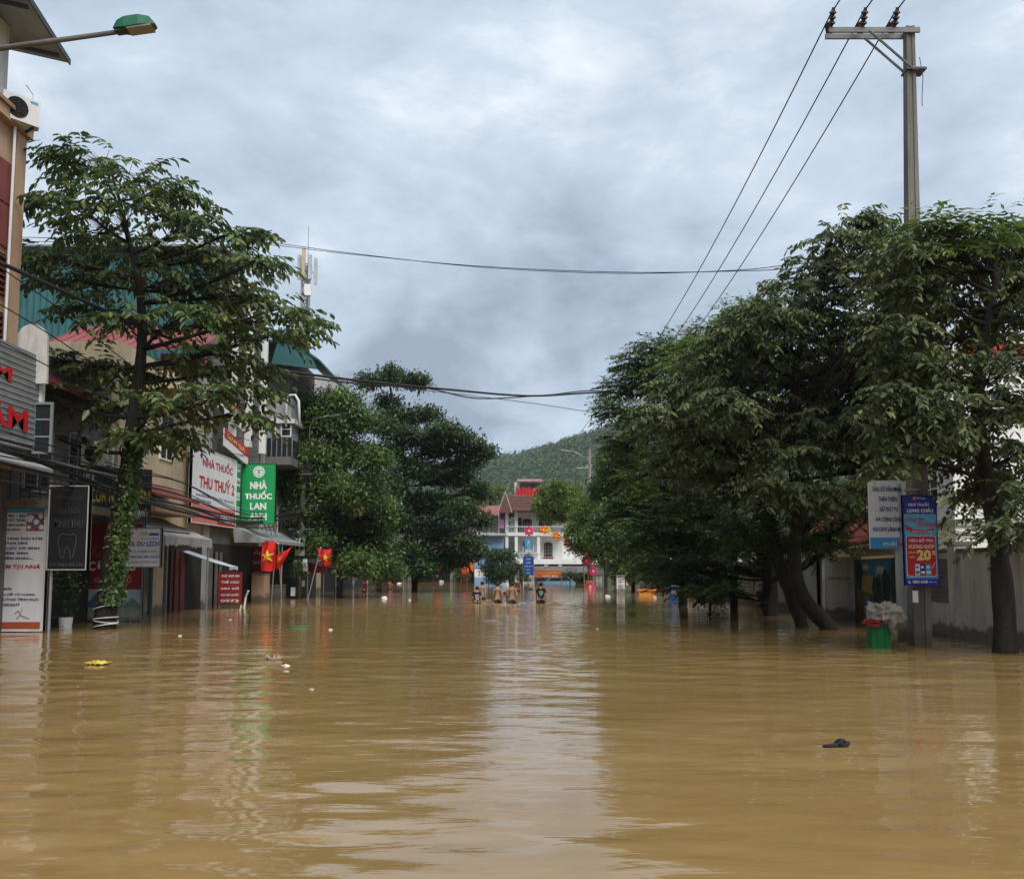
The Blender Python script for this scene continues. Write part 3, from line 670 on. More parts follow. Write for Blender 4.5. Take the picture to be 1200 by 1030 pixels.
# 1 corner building at the frame's left edge
def corner_building():
    t = thing('corner_building', 'tall tan and maroon building with sheet metal eaves at the street corner', 'building', (-16,17,GZ))
    zc = P(30,150,23).z; zl = P(20,305,23).z; zb = P(15,400,23).z
    box('wall', M_tan, t, -20, FX-.05, 8, 22.98, 4.3, zc); box('ground_floor', M_dkgrey, t, -20, FX-1.5, 8, 22.6, GZ, 4.28)
    box('pilaster', M_tan, t, FX-.05, FX+.06, 22.55, 23.0, 4, zc-.3)
    MB().box(-20, FX+.16, 7.9, 23.12, zc-.28, zc).build('cornice', M_tan, t)
    box('cornice_lip', mat('cornice_brown',(.33,.2,.13),.7), t, -20, FX+.24, 7.9, 23.2, zc, zc+.1)
    zt = P(25,205,23).z
    for j in range(4):
        for i in range(6):
            y1 = 22.5 - i*1.05; z1 = zt - j*(zt-zb)/4
            if j >= 2 and i % 2 == 0: continue
            box('facade_panel', M_maroon, t, FX-.05, FX+.02, y1-1.0, y1, z1-(zt-zb)/4+.04, z1)
    for y0 in (21.5, 19.4):
        for z0, z1 in ((zl-2.6, zl-1.5), (zl-1.1, zl-.05)):
            louver(t, (FX-.05, y0, z0), Y_, .98, z1-z0, X_, 7, M_maroon)
    MB().tube([(FX+.1,22.35,zc-.3),(FX+.1,22.35,4.2)], .035, 8).build('drain_pipe', M_whitep, t)
    z2 = P(20,62,23).z
    box('upper_wall', M_white, t, -20, FX-.35, 8, 22.7, zc+.1, z2+.5)
    r = MB().obox((FX+.75, 23.6, P(48,72,23.5).z), (0,-16,3.2), (-6,0,1.4), (0,0,.07)).build('roof_sheet', M_sheet, t)
    for i in range(8):
        MB().obox((FX+.70, 23.2-i*1.6, P(48,72,23.5).z-.09+i*.32), (-5.2,0,1.21), (0,-.07,.014), (0,0,.085)).build('rafter', M_dksteel, r)
    MB().obox((FX+.76, 23.6, P(48,72,23.5).z-.06), (0,-16,3.2), (.03,0,0), (0,0,.16)).build('eaves_edge', M_dksteel, r)
corner_building()
def air_conditioner(label, c, u, s=1.0):
    c, u = Vector(c), Vector(u).normalized(); n = u.cross(Z_).normalized(); w, h, d = .86*s, .62*s, .34*s
    t = thing('air_conditioner', label, 'air conditioner', c)
    o = c - u*w/2
    body = MB().obox(o - n*d, u*w, Z_*h, n*d).build('casing', M_whitep, t)
    f = c + u*(-.1*s) + Z_*h*.5 + n*.004
    MB().disc(f, u, Z_, .25*s, 28).build('fan_shade_disc', M_dark, body)  # black disc paints the shade behind the grille
    g = MB()
    for k in range(4):
        r = (.06+.06*k)*s
        g.tube([f + n*.012 + (u*math.cos(a)+Z_*math.sin(a))*r for a in np.linspace(0,2*math.pi,25)], .006*s, 4, False)
    for a in np.linspace(0, math.pi, 5)[:-1]: g.tube([f+n*.014+(u*math.cos(a)+Z_*math.sin(a))*.25*s, f+n*.014-(u*math.cos(a)+Z_*math.sin(a))*.25*s], .005*s, 4)
    g.build('fan_grille', M_dksteel, t)
    for k in range(5): MB().obox(o - u*.003 - n*(d*.88) + Z_*(h*(.14+.15*k)), -u*.012, Z_*h*.09, n*d*.75).build('side_vent', M_dksteel, body)
    MB().obox(o+u*w*.72+Z_*h*.84+n*.002, u*w*.2, Z_*h*.09, n*.004).build('maker_plate', M_skyblue, body)
    for a in (.12,.82): MB().obox(o+u*w*a-n*(d+.1)-Z_*.05, u*.05, Z_*.048, n*(d+.1)).build('bracket', M_dksteel, t)
    MB().tube([c+u*w*.36-n*d*.5+Z_*h, c+u*w*.38-n*d*.6+Z_*(h+.25), c+u*w*.3-n*(d+.1)+Z_*(h+.55)], .02, 6).build('pipe', M_whitep, t)
    return t
cz = P(30,150,23).z
air_conditioner('white air conditioner unit on the tan cornice of the corner building', P(20,148,22.2) - Z_*0 + Vector((.1,0,.12)), (.62,.78,0), 1.05)
pA = P(113,545,27.5)
air_conditioner('white air conditioner unit hanging above the restaurant sign', pA, (.96,.28,0), 1.0)

# fascia with red letters under the corner building
s = Sign('shop_fascia', 'grey ribbed shop fascia with cropped red letters on the corner building', (FX+.45, 15, P(33,524,23.4).z), (FX+.45, 23.4, P(33,524,23.4).z), P(38,418,23.4).z-P(33,524,23.4).z, M_shutter, None, .1)
MB().obox((FX+.42,23.4,s.o.z-.05), (.12,0,0), (0,.14,0), (0,0,s.h+.05)).build('end_post', M_whitep, s.root)
for i in range(16): MB().obox(s.p(0,(i+.1)/16,.001), s.u*s.w, Z_*(s.h/16*.12), s.n*.02).build('rib', M_grey, s.root)
s.text('XÉT NGHIỆM', .02,.56,.842,.80, M_rednew, .03, off=.03); s.text('TRUNG TÂM', .02,.12,.94,.42, M_rednew, .03, off=.03)
MB().obox((FX-.4,13,s.o.z-.1), (0,10.5,0), (.85,0,0), (0,0,.06)).build('soffit', M_grey, s.root)
# metal awning below it
def awning(label, x0, x1, y0, y1, zi, zo, m, valance=.22, scallop=True, posts=(), name='awning', ends=True):
    """sheet from the house front (x0, zi) down to its outer edge (x1, zo), valance in front and at the ends"""
    t = thing(name, label, 'awning', ((x0+x1)/2, (y0+y1)/2, zo))
    nseg = max(4, int((y1-y0)/.35)); mb = MB(); rng = random.Random(int(y0*10))
    for i in range(nseg):
        a, b = y0+(y1-y0)*i/nseg, y0+(y1-y0)*(i+1)/nseg
        for j in range(4):
            f = lambda q: (x0+(x1-x0)*q, zi+(zo-zi)*q - .05*math.sin(math.pi*q))
            (xa,za),(xb,zb) = f(j/4), f((j+1)/4)
            mb.quad((xa,a,za),(xb,a,zb),(xb,b,zb),(xa,b,za))
    mb.build('canopy', m, t, True, recalc=True)
    vb = MB()
    for i in range(nseg):
        a, b = y0+(y1-y0)*i/nseg, y0+(y1-y0)*(i+1)/nseg; d = valance*(1 if not scallop else rng.uniform(.85,1.1))
        vb.poly([(x1,a,zo),(x1,b,zo),(x1,b,zo-d*.85),(x1,(a+b)/2,zo-d),(x1,a,zo-d*.85)])
    for y in ((y0, y1) if ends else ()): vb.poly([(x0,y,zi),(x1,y,zo),(x1,y,zo-valance*.9),(x0+.1,y,zo-valance*.9)] if zi-zo < .7 else [(x0+(x1-x0)*.35,y,zi+(zo-zi)*.35),(x1,y,zo),(x1,y,zo-valance*.9),(x0+(x1-x0)*.7,y,zo-valance*.4)])
    vb.build('valance', m, t)
    for y in (y0+.05, y1-.05): MB().tube([(x0,y,zi-.04),(x1-.02,y,zo-.03)], .02, 6).build('arm', M_steel, t)
    for y in posts: MB().tube([(x1-.08,y,GZ),(x1-.08,y,zo-.02)], .035, 8).build('post', M_steel, t)
    return t
awning('dirty sheet metal awning under the grey ribbed fascia', FX-.05, FX+1.0, 15, 23.2, P(20,535,23).z+.25, P(33,545,23).z-.1, M_sheet, .08, False)

# 2 old dark house behind the street tree
def old_house():
    t = thing('shophouse', 'old dark house with white rounded gable and railed balcony behind the tooth sign', 'building', (-16,26.5,GZ))
    zt = P(45,425,25).z
    box('wall', M_dkgrey, t, -20, FX-.3, 23.3, 29.4, GZ, zt)
    box('parapet', M_dkgrey, t, FX-.6, FX-.25, 23.3, 29.4, zt, zt+.25)
    c = P(38,404,23.25); zg = c.z
    g = [Vector((c.x+math.cos(a)*.40, 23.2, zg+.52*math.sin(a)**.8)) for a in np.linspace(0, math.pi, 14)]
    MB().prism([Vector((c.x+.42,23.2,zg-1.0))]+g+[Vector((c.x-.42,23.2,zg-1.0))], (0,.1,0)).build('gable_end', M_white, t, recalc=True)
    MB().obox((FX-1.2,23.25,zt+.35), (1.5,0,-1.1), (0,5,0), (0,0,.1)).build('side_roof', M_redtile, t)
    zb = P(50,590,25).z
    sl = box('balcony_slab', M_conc, t, FX-.3, FX+.8, 23.4, 28.6, zb-.22, zb)
    for i in range(15): box('balcony_rail_bar', M_dksteel, t, FX+.72, FX+.75, 23.5+i*.34, 23.53+i*.34, zb, zb+.95)
    for i in range(4): box('balcony_rail_bar', M_dksteel, t, FX-.2+i*.25, FX-.17+i*.25, 23.45, 23.48, zb, zb+.95)
    box('balcony_handrail', M_steel, t, FX+.70, FX+.77, 23.42, 28.6, zb+.95, zb+1.0)
    box('balcony_handrail', M_steel, t, FX-.3, FX+.70, 23.42, 23.48, zb+.95, zb+1.0)
    window(t, (FX-.3, 24.2, zb+.3), Y_, 1.5, 1.7, X_, 2, 3, M_shutter); window(t, (FX-.3, 26.6, zb+.1), Y_, 1.2, 2.1, X_, 2, 3, M_shutter)
    window(t, (P(38,520,23.3).x, 23.3, P(38,532,23.3).z), X_, .5, 1.3, -Y_, 1, 3, M_shutter)
    box('shop_shade_panel', M_dark, t, FX-.3, FX-.24, 23.8, 29, GZ, 2.7)  # slab on the wall, coloured as the shaded shop inside
    MB().box(FX-.24, FX-.02, 23.9, 24.35, GZ, 2.6).build('yellow_pier', M_cream, t)
old_house()
# 3 restaurant house / red-roofed house
def red_roof_house():
    t = thing('red_roofed_house', 'cream house with red sheet roof and red corrugated gable behind the layered tree', 'building', (-14.5,33,GZ))
    xa, xb = P(62,400,33.5).x, P(243,400,33.5).x
    zr, ze = P(150,383,36).z, P(150,411,32.6).z
    box('wall', M_cream, t, xa, FX-.1, 29.6, 38.3, GZ, ze-.4)
    r = MB().obox((xa-.2, 32.4, ze), (xb-xa+.3,0,0), (0,3.8,zr-ze), (0,0,.06)).build('roof', M_redsheet, t)
    k = int((xb-xa)/.45)
    for i in range(k+1): MB().obox((xa-.15+i*.45, 32.42, ze+.062), (.05,0,0), (0,3.72,(zr-ze)*.98), (0,0,.035)).build('roof_rib', M_redsheet, r)
    x0 = P(188,420,33).x; x1 = P(243,420,33).x
    corrugated('red_gable_sheet', M_redsheet, t, (x0, 33.0, P(215,437,33).z), X_, Z_, -Y_, x1-x0, ze-P(215,437,33).z-.02, .14)
    zf = P(150,450,32.6).z
    for i in range(22): MB().tube([(xa+.6+i*.2,32.5,zf-.0),(xa+.6+i*.2,32.5,zf+.18),(xa+.6+i*.2,32.5,zf+.36),(xa+.6+i*.2,32.5,zf+.62)], [.035,.065,.03,.05], 8).build('baluster', M_cream, t)
    box('balcony_rail', M_cream, t, xa+.4, FX+.9, 32.4, 32.6, zf+.62, zf+.74); box('balcony_slab', M_cream, t, xa+.4, FX+.9, 32.3, 35, zf-.2, zf)
    zs = P(190,600,30.5).z; z1 = P(190,567,30.5).z
    MB().obox((FX-.1, 29.7, zs), (1.2,0,0), (0,4.2,0), (0,0,.35)).build('fascia', M_tan, t)
    MB().obox((FX-.1, 29.7, z1+.1), (1.2,0,-.55), (0,4.2,0), (0,0,.08)).build('porch_roof', M_redtile, t)
    for i, y in enumerate((30.4, 33.0)): window(t, (FX-.1, y, zf-2.6), Y_, 1.3, 1.7, X_, 2, 2, M_whitep)
    # ground floor: glass doors and shutters
    for y0, y1, m in ((29.8,30.6,M_shutter),(30.7,31.5,M_glass),(31.6,32.4,M_glass),(32.5,33.6,M_cream)):
        box('shop_door', m, t, FX-.1, FX-.02, y0, y1, GZ, 2.5)
    for y in (29.72, 30.62, 31.52, 32.42, 33.7): box('door_post', M_steel, t, FX-.1, FX+.06, y, y+.08, GZ, 2.6)
    box('doorway_shade_panel', M_dark, t, FX-.1, FX-.04, 33.9, 38.2, GZ, 2.9)  # no real opening: interior shade painted on a panel
red_roof_house()
# 4 teal sheet building behind
def teal_building():
    t = thing('teal_building', 'tall building clad in teal corrugated sheet behind the layered tree', 'building', (-18,40,GZ))
    xa, xb = P(-30,330,37.5).x, P(245,330,37.5).x; zt = P(130,290,37.5).z; zm = P(130,388,37.5).z
    box('wall', M_dkgrey, t, xa, xb, 37.55+1, 46, GZ, zt-.1)
    corrugated('corrugated_cladding', M_teal, t, (xa, 37.6, zm-1.6), X_, Z_, -Y_, xb-xa, zt-zm+1.5, .26, .05)
    MB().obox((xa-.3,37.2,zt-.05),(xb-xa+.6,0,0),(0,9,2.0),(0,0,.08)).build('roof', M_sheet, t)
    box('lower_wall', M_grey, t, xa, xb, 37.75, 38.5, GZ, zm-1.5)
teal_building()
# 5 white louvred building + pharmacy
def white_building():
    t = thing('white_building', 'white building with dark louvred windows above the green pharmacy board', 'building', (-15,43,GZ))
    zt = P(265,325,41).z
    box('wall', M_white, t, -18, FX-.02, 38.6, 46.2, GZ, zt)
    box('parapet', M_white, t, -18.1, FX+.1, 38.5, 46.3, zt, zt+.25)
    for (y0, w, za, zb) in ((41.2,1.6,P(280,375,42).z,P(280,335,42).z), (43.6,1.6,P(290,375,44).z,P(290,335,44).z), (41.2,1.6,P(280,450,42).z,P(280,415,42).z), (43.6,1.6,P(290,450,44).z,P(290,415,44).z),
                            (41.2,1.6,P(280,500,42).z,P(280,470,42).z), (43.6,1.6,P(290,500,44).z,P(290,470,44).z)):
        louver(t, (FX-.02,y0,za), Y_, w, zb-za, X_, 9, M_dksteel)
    for y in (40.6, 43.1, 45.6): box('fin', M_house, t, FX-.02, FX+.3, y, y+.25, P(280,520,42).z, zt-.2)
    louver(t, (P(268,350,38.6).x, 38.6, P(268,372,38.6).z), X_, .5, .9, -Y_, 6, M_dksteel)
    box('doorway_shade_panel', M_dark, t, FX-.02, FX+.02, 39, 46, GZ, 2.6)  # panel on the wall painted as a shaded doorway
white_building()
s = Sign('pharmacy_board', 'white pharmacy fascia with red lettering over a pink strip above the dark doorway', (FX+.25,35.5,P(216,612,35.5).z), (FX+.25,41.2,P(216,612,35.5).z), P(218,520,35.5).z-P(216,612,35.5).z, M_signwhite, M_whitep, .12)
s.rect(.01,.01,.99,.26, M_pink); s.rect(.01,.26,.99,.42, M_signwhite); s.text('NHÀ THUỐC', .2,.76,.9,.92, M_red, .03); s.text('THU THUỶ 2', .14,.47,.95,.68, M_red, .035)
s.text('CHUYÊN BÁN LẺ THUỐC TÂN DƯỢC', .08,.345,.95,.40, M_navy, .02); s.text('DƯỢC MỸ PHẨM', .08,.28,.40,.33, M_navy, .02); s.text('0988.512', .62,.05,.95,.17, M_signwhite, .04); s.text('Thuốc tốt giá tốt', .08,.08,.52,.14, M_signwhite, .01)
s.shape([(.55,.01),(.99,.01),(.99,.22),(.62,.22)], M_red, off=.004)
s = Sign('pharmacy_side_board', 'green and white striped pharmacy board beside the red-lettered fascia', (FX+.2,41.3,P(268,612,41.3).z), (FX+.2,42.0,P(268,612,41.3).z), P(268,535,41.3).z-P(268,612,41.3).z, M_greensign, None, .1)
for i in range(4): s.rect(.08,.12+.22*i,.92,.24+.22*i, M_signwhite); s.text(['KHẨU TRANG','SỮA','VITAMIN','THUỐC'][i], .15,.15+.22*i,.85,.21+.22*i, M_greensign, .02)
def shopfront_signs():
    # slanted white and red boards climbing the white building
    for k, (px, py, w, lab) in enumerate([(238,478,1.9,'slanted red banner with gold print high on the white building'), (246,522,1.7,'slanted red and white banner half hidden by leaves on the white building')]):
        d = dF(px)+.3; a = Vector((FX+.35, d, P(px,py,d).z)); uu = Vector((0,3.6,-.45))
        t = thing('banner', lab, 'banner', a)
        pn = MB().obox(a, uu, (0,0,.75), (.05,0,0)).build('panel', M_signwhite, t)
        MB().obox(a+Vector((.051,0,.35)), uu, (0,0,.4), (.01,0,0)).build('red_field', M_red, pn)
        u = uu.normalized(); lettering('KHAI TRƯƠNG' if k == 0 else 'GIẢM GIÁ', pn, a+Vector((.066,0,.42)), u, Vector((0,0,1)), X_, .3, 0, 3.0, .26, M_gold, .02)
        for q in (0.1, .9): MB().obox(a+uu*q+Vector((-.36,0,.3)), (.36,0,0), (0,.05,0), (0,0,.05)).build('bracket', M_dksteel, t)
shopfront_signs()
d = 42.3; a, b = P(282,614,d), P(322,614,d)
s = Sign('pharmacy_sign', 'green hanging pharmacy sign with round white emblem and white letters', a, b, P(281,543,d).z-a.z, M_greensign, M_plastic_g, .15, fw=.03)
s.disc(.5,.86,.095, M_signwhite); s.disc(.5,.86,.075, M_greensign, off=.006); s.disc(.5,.86,.066, M_signwhite, off=.008)
s.line([(.5,.805),(.5,.90)], .035, M_greensign, 'emblem_staff', .011); s.line([(.40,.885),(.60,.885)], .03, M_greensign, 'emblem_staff', .013); s.line([(.43,.83),(.57,.85),(.45,.87)], .02, M_greensign, 'emblem_snake', .014)
for i, (tx, x0, x1) in enumerate((('NHÀ',.25,.75),('THUỐC',.1,.9),('LAN',.26,.74),('ANH',.24,.76))):
    y = .575-.17*i; s.text(tx, x0, y, x1, y+(.15 if i < 2 else .115), M_signwhite, .045)
for q in (.15,.85): MB().obox(s.p(0,q,-.1)-s.u*.55, s.u*.55, Z_*.05, s.n*.05).build('bracket', M_dksteel, s.root)
# 6 grey house with teal roof
def grey_house():
    t = thing('grey_house', 'grey rendered house with jutting upper floor under a teal sheet roof', 'building', (-14.5,52,GZ))
    zt = P(330,470,48).z; zr = P(340,445,48).z
    box('wall', M_grey, t, -20, FX, 46.5, 60, GZ, zt)
    x1 = P(346,500,49).x; zo = P(330,520,49).z
    box('upper_floor', M_grey, t, -15, x1, 48, 53, zo, P(330,470,49).z)
    box('upper_ledge', M_white, t, -15.1, x1+.25, 47.8, 53.2, P(330,500,49).z, P(330,495,49).z)
    z3 = P(345,412,50).z
    roof = MB().obox((-17.5,47,z3-.2),(P(347,412,50).x+17.5+.4,0,0),(0,6,.5),(0,0,.12)).build('roof', M_teal, t)
    MB().obox((P(347,412,50).x+.4,47,z3-.2),(1.5,0,-1.0),(0,8,0),(0,0,.1)).build('roof_slope', M_teal, roof)
    MB().prism([(P(318,430,47.1).x,47.05,z3-1.3),(P(372,440,47.1).x,47.05,z3-1.6),(P(347,412,47).x+.4,47.05,z3-.1),(P(325,412,47).x,47.05,z3-.1)],(0,.08,0)).build('roof_end', M_teal, roof, recalc=True)
    box('loft_wall', M_dkgrey, t, -17, x1-.3, 48.2, 55, P(330,470,49).z, z3-.25)
    for i, px in enumerate((312, 330)):
        window(t, (P(px,470,48).x, 48.0, P(px,512,48).z), X_, .55, .8, -Y_, 1, 2, M_whitep)
    zb = P(315,532,46.5).z; za = P(315,512,46.5).z
    bx = P(345,520,46.6).x
    box('balcony_glazing', M_glass, t, FX, bx-.3, 46.9, 49.5, zb-.1, za); box('balcony_base', M_dkgrey, t, FX, bx-.2, 46.8, 49.6, zb-.5, zb-.1)
    for i in range(6): box('balcony_bar', M_steel, t, FX+.02+i*.26, FX+.06+i*.26, 46.84, 46.9, zb-.1, za)
    MB().tube([P(335,500,47.7),P(336,470,47.7),P(340,463,47.7),P(346,463,47.7),P(350,470,47.7),P(351,500,47.7)], .07, 8).build('vent_pipe', M_whitep, t, True)
    window(t, (FX,49.5,3.3), Y_, 1.6, 1.5, X_, 2, 2); window(t, (FX,53,3.3), Y_, 1.6, 1.5, X_, 2, 2)
    box('doorway_shade_panel', M_dark, t, FX, FX+.05, 47, 59.5, GZ, 2.4)  # shade of the shop inside put into a near-black slab
grey_house()
# farther shophouses under the trees
M_shop = [M_cream, M_dkgrey, M_grey, M_tan]
for i, (y0, y1, h, lab) in enumerate([(60.2,66,5.2,'low dim shophouse with red signboard under the almond tree'), (66.2,73,7.2,'dim grey shophouse with three windows beyond the almond tree'),
                                      (73.2,80,5.4,'low tan shophouse far down the left pavement'), (80.2,88,7.6,'far cream two-storey shophouse near the orange lanterns')]):
    t = thing('shophouse', lab, 'building', (-15.5,(y0+y1)/2,GZ)); m = M_shop[i % 4]
    box('wall', m, t, -19, FX+.1, y0, y1, GZ, h); MB().obox((-19.2,y0-.1,h),(7.6,0,-.9),(0,y1-y0+.2,0),(0,0,.1)).build('roof', M_redtile if i % 2 else M_sheet, t)
    box('doorway_shade_panel', M_dark, t, FX+.1, FX+.14, y0+.5, y1-.5, GZ, 2.5)  # near-black panel for the shade inside the shop
    for k in range(2): window(t, (FX+.1, y0+1+k*2.6, 3.3), Y_, 1.3, 1.3, X_, 2, 2)
    box('signboard', (M_dkred, M_blue, M_red, M_greensign)[i], t, FX+.1, FX+.2, y0+.4, y1-.4, 2.55, 3.15)
# telecom mast
def telecom_mast():
    D = 96; b = P(357,440,D); top = P(357,300,D); w = .8
    t = thing('telecom_mast', 'slim lattice telecom mast with white panel antennas above the teal roof', 'mast', (b.x, D, GZ))
    box('rooftop', M_grey, t, b.x-4, b.x+4, D-3, D+4, GZ, b.z-.5)
    c = [(b.x-w/2, D-w/2), (b.x+w/2, D-w/2), (b.x, D+w/2)]
    for x, y in c: MB().tube([(x,y,b.z-.5),(x,y,top.z-1)], .11, 6).build('mast_leg', M_steel, t)
    lat = MB(); n = 16; dz = (top.z-1-b.z+.5)/n
    for i in range(n):
        for j in range(3):
            p, q = c[j], c[(j+1)%3]; z = b.z-.5+i*dz
            lat.tube([(*p, z), (*q, z+dz)], .06, 4); lat.tube([(*p, z+dz), (*q, z+dz)], .05, 4)
    tag(lat.build('lattice', M_steel, t), kind='stuff')
    for i, (dx, dy, hh, zo) in enumerate([(-.75,-.2,2.6,-1.0),(-.2,-.7,3.4,-.4),(.45,-.6,2.6,-1.1),(.95,-.1,2.8,-1.3),(.2,.6,2.4,-1),(-.55,.5,2.2,-.8)]):
        box('panel_antenna', mat('antenna_grey',(.42,.45,.48),.5) if i != 1 else M_cream, t, b.x+dx-.17, b.x+dx+.17, D+dy-.12, D+dy+.12, top.z+zo-hh+1, top.z+zo+1)
        MB().tube([(b.x,D,top.z-1.4+zo*.3),(b.x+dx,D+dy,top.z-1.4+zo*.3)], .05, 5).build('antenna_arm', M_steel, t)
    MB().tube([(b.x+.1,D,top.z-1),(b.x+.1,D,top.z+3.2)], .03, 5).build('lightning_rod', M_steel, t)
    box('equipment_box', M_whitep, t, b.x-.1, b.x+.6, D-.6, D-.3, P(357,348,D).z, P(357,335,D).z)
telecom_mast()

# ---------------------------------------------------------------- left side: boards and awnings
D = 23.6; a, b = P(-62,738,D), P(50,738,D); zt = P(55,593,D).z
a.z = b.z = PW(50,738).z+.02
s = Sign('clinic_board', 'large white clinic board with dark blue and red lines standing in the water', a, b, zt-a.z, M_signwhite, M_whitep, .14, fw=.05, base=(a.x+1.2,D,GZ))
s.rect(.03,.945,.97,.985, M_skyblue, off=.01); s.rect(.03,.02,.97,.075, mat('print_rust',(.42,.09,.04),.6), off=.01)
s.rect(.78,.80,.965,.94, mat('print_photo',(.33,.10,.16),.6,.6,9), 'photo_field', .01)
for cx, cy, r in ((.82,.9,.03),(.93,.92,.02),(.94,.83,.02),(.81,.83,.015)): s.disc(cx,cy,r, M_signwhite, 'photo_spot', .013)
s.disc(.885,.872,.036, mat('emblem_teal',(.05,.22,.25),.5), off=.016); s.disc(.885,.872,.022, M_signwhite, off=.019)
L4 = [('KHÁM THAI SIÊU ÂM 4D - 5D',.05,.77,.91),('KHÁM VÀ SÀNG LỌC DỊ TẬT THAI',.05,.77,.873),('KHÁM TỔNG QUÁT, TÌM NGUYÊN NHÂN',.05,.77,.835),('CHỮA VÔ SINH HIẾM MUỘN',.05,.72,.798),
      ('SÀNG LỌC CÁC LOẠI UNG THƯ SỚM',.05,.955,.725),('SÀNG LỌC DỊ TẬT THAI NHI',.05,.80,.688),('XÉT NGHIỆM SÀNG LỌC VÔ SINH',.05,.93,.648),('XÉT NGHIỆM GEN',.3,.81,.608),('CÁC XÉT NGHIỆM KHÁC...',.2,.87,.568)]
for tx, x0, x1, y in L4: s.text(tx, x0, y, x1, y+.028, M_navy, .04, off=.013)
s.text('XÉT NGHIỆM TẠI NHÀ', .2,.49,.945,.54, M_red, .035, off=.013, shear=.15); s.text('TRẢ KẾT QUẢ TẠI NHÀ', .1,.42,.86,.47, M_red, .035, off=.013, shear=.15)
for tx, x0, x1, y in (('HIẾM MUỘN',.5,.66,.325),('ĐIỀU TRỊ VIÊM LỘ TUYẾN CỔ TỬ CUNG',.05,.90,.28),('KHÁM BỆNH LÂY QUA ĐƯỜNG TÌNH DỤC',.05,.945,.24),('CƠ XƯƠNG KHỚP',.45,.75,.20)): s.text(tx, x0, y, x1, y+.028, M_navy, .04, off=.013)
M_smear = mat('smear',(.25,.2,.19),.8)
s.line([(.70,.14),(.74,.165),(.76,.13),(.80,.115),(.86,.10)], .02, M_smear, 'graffiti', .013); s.line([(.78,.185),(.765,.13),(.72,.10)], .018, M_smear, 'graffiti', .014)
for q in (.06,.94): MB().obox(s.p(q,0,-.16)-s.u*.03, s.u*.06, (0,0,GZ-a.z), s.n*.06).build('leg', M_steel, s.root)
D = 23.0; a, b = P(54,668,D), P(101,668,D)
s = Sign('dental_sign', 'black upright light box with a faint tooth outline in a pale metal frame', a, b, P(58,569,D).z-a.z, M_black, M_grey, .18, fw=.024)
M_faint = mat('faint_print', (.030,.030,.032), .5); M_faint2 = mat('faint_outline', (.06,.06,.062), .5)
s.text('NHA KHOA', .24,.66,.80,.74, M_faint, .03, off=.022); s.text('ĐÌNH THU', .15,.50,.88,.62, M_faint, .04, off=.022); s.text('CẨM THẠCH', .15,.82,.85,.90, M_faint, .02, off=.022); s.text('ĐT: 0943 368 338', .08,.045,.92,.085, M_faint2, .02, off=.022)
tooth = [(.30,.40),(.40,.43),(.55,.41),(.66,.43),(.74,.38),(.71,.28),(.66,.16),(.60,.14),(.57,.24),(.50,.28),(.45,.23),(.43,.14),(.36,.15),(.32,.26),(.27,.33),(.30,.40)]
s.line(tooth, .02, M_faint2, 'tooth_outline', .022)
for q in (.86,.95): MB().obox(s.p(0,q,-.1)-s.u*.75, s.u*.75, Z_*.05, s.n*.05).build('bracket', M_dksteel, s.root)
MB().tube([s.p(.08,0,-.1), Vector((s.p(.08,0,-.1).x, s.p(.08,0,-.1).y, GZ))], .04, 8).build('post', M_steel, s.root)
# restaurant sign
pL = P(74,592,27.4); pR = P(176,622,28.6); zb = P(110,612,28).z
s = Sign('restaurant_sign', 'black restaurant signboard with yellow and white lettering behind the vine-clad trunk', (pL.x,27.4,zb), (pR.x,28.6,zb), P(110,548,28).z-zb, M_black, M_dksteel, .12, fw=.03)
s.text('Nhà hàng', .02,.72,.34,.93, M_signwhite, .01, shear=.15); s.text('CƠM NIÊU', .30,.36,.68,.68, M_yellow, .02); s.text('HIÊN', .76,.36,.98,.66, M_yellow, .02); s.text('Vô-Cảm', .36,.08,.6,.27, M_signwhite, .015, shear=.2); s.text('Hạnh', .76,.08,.96,.27, M_signwhite, .01, shear=.2)
for q in (.1,.9): MB().obox(s.p(q,.4,-.12), s.u*.06, Z_*.06, -s.n*.9).build('bracket', M_dksteel, s.root)
# red banner board with mountain picture
D = 28.2; a, b = P(92,722,D), P(166,722,D); a.z = b.z = .05
s = Sign('restaurant_banner', 'dark red restaurant banner with white lettering over a mountain picture', a, b, P(92,612,D).z-a.z, M_dkred, M_steel, .08, fw=.04, base=(a.x+1,D,GZ))
s.rect(.02,.02,.98,.31, mat('print_sky',(.33,.42,.50),.6,.2,2), off=.004); s.rect(.02,.02,.98,.13, mat('print_meadow',(.20,.26,.20),.6,.4,4), off=.007)
s.shape([(.02,.13),(.1,.22),(.17,.19),(.26,.27),(.36,.18),(.44,.13)], mat('print_mountain',(.05,.12,.25),.6,.3,4), off=.010); s.shape([(.5,.13),(.62,.19),(.72,.16),(.85,.23),(.98,.15),(.98,.13)], mat('print_ridge',(.13,.2,.16),.6,.3,4), off=.011)
s.text('Ấm', .14,.64,.42,.76, mat('print_brown',(.30,.12,.06),.6), .02); s.text('CƠM NIÊU', .13,.50,.88,.62, M_signwhite, .03); s.text('cháo - phở', .22,.36,.82,.46, M_pink, .01)
for q in (.02,.98): MB().obox(s.p(q,0,-.1)-s.u*.03, s.u*.06, (0,0,GZ-a.z), s.n*.05).build('leg', M_steel, s.root)
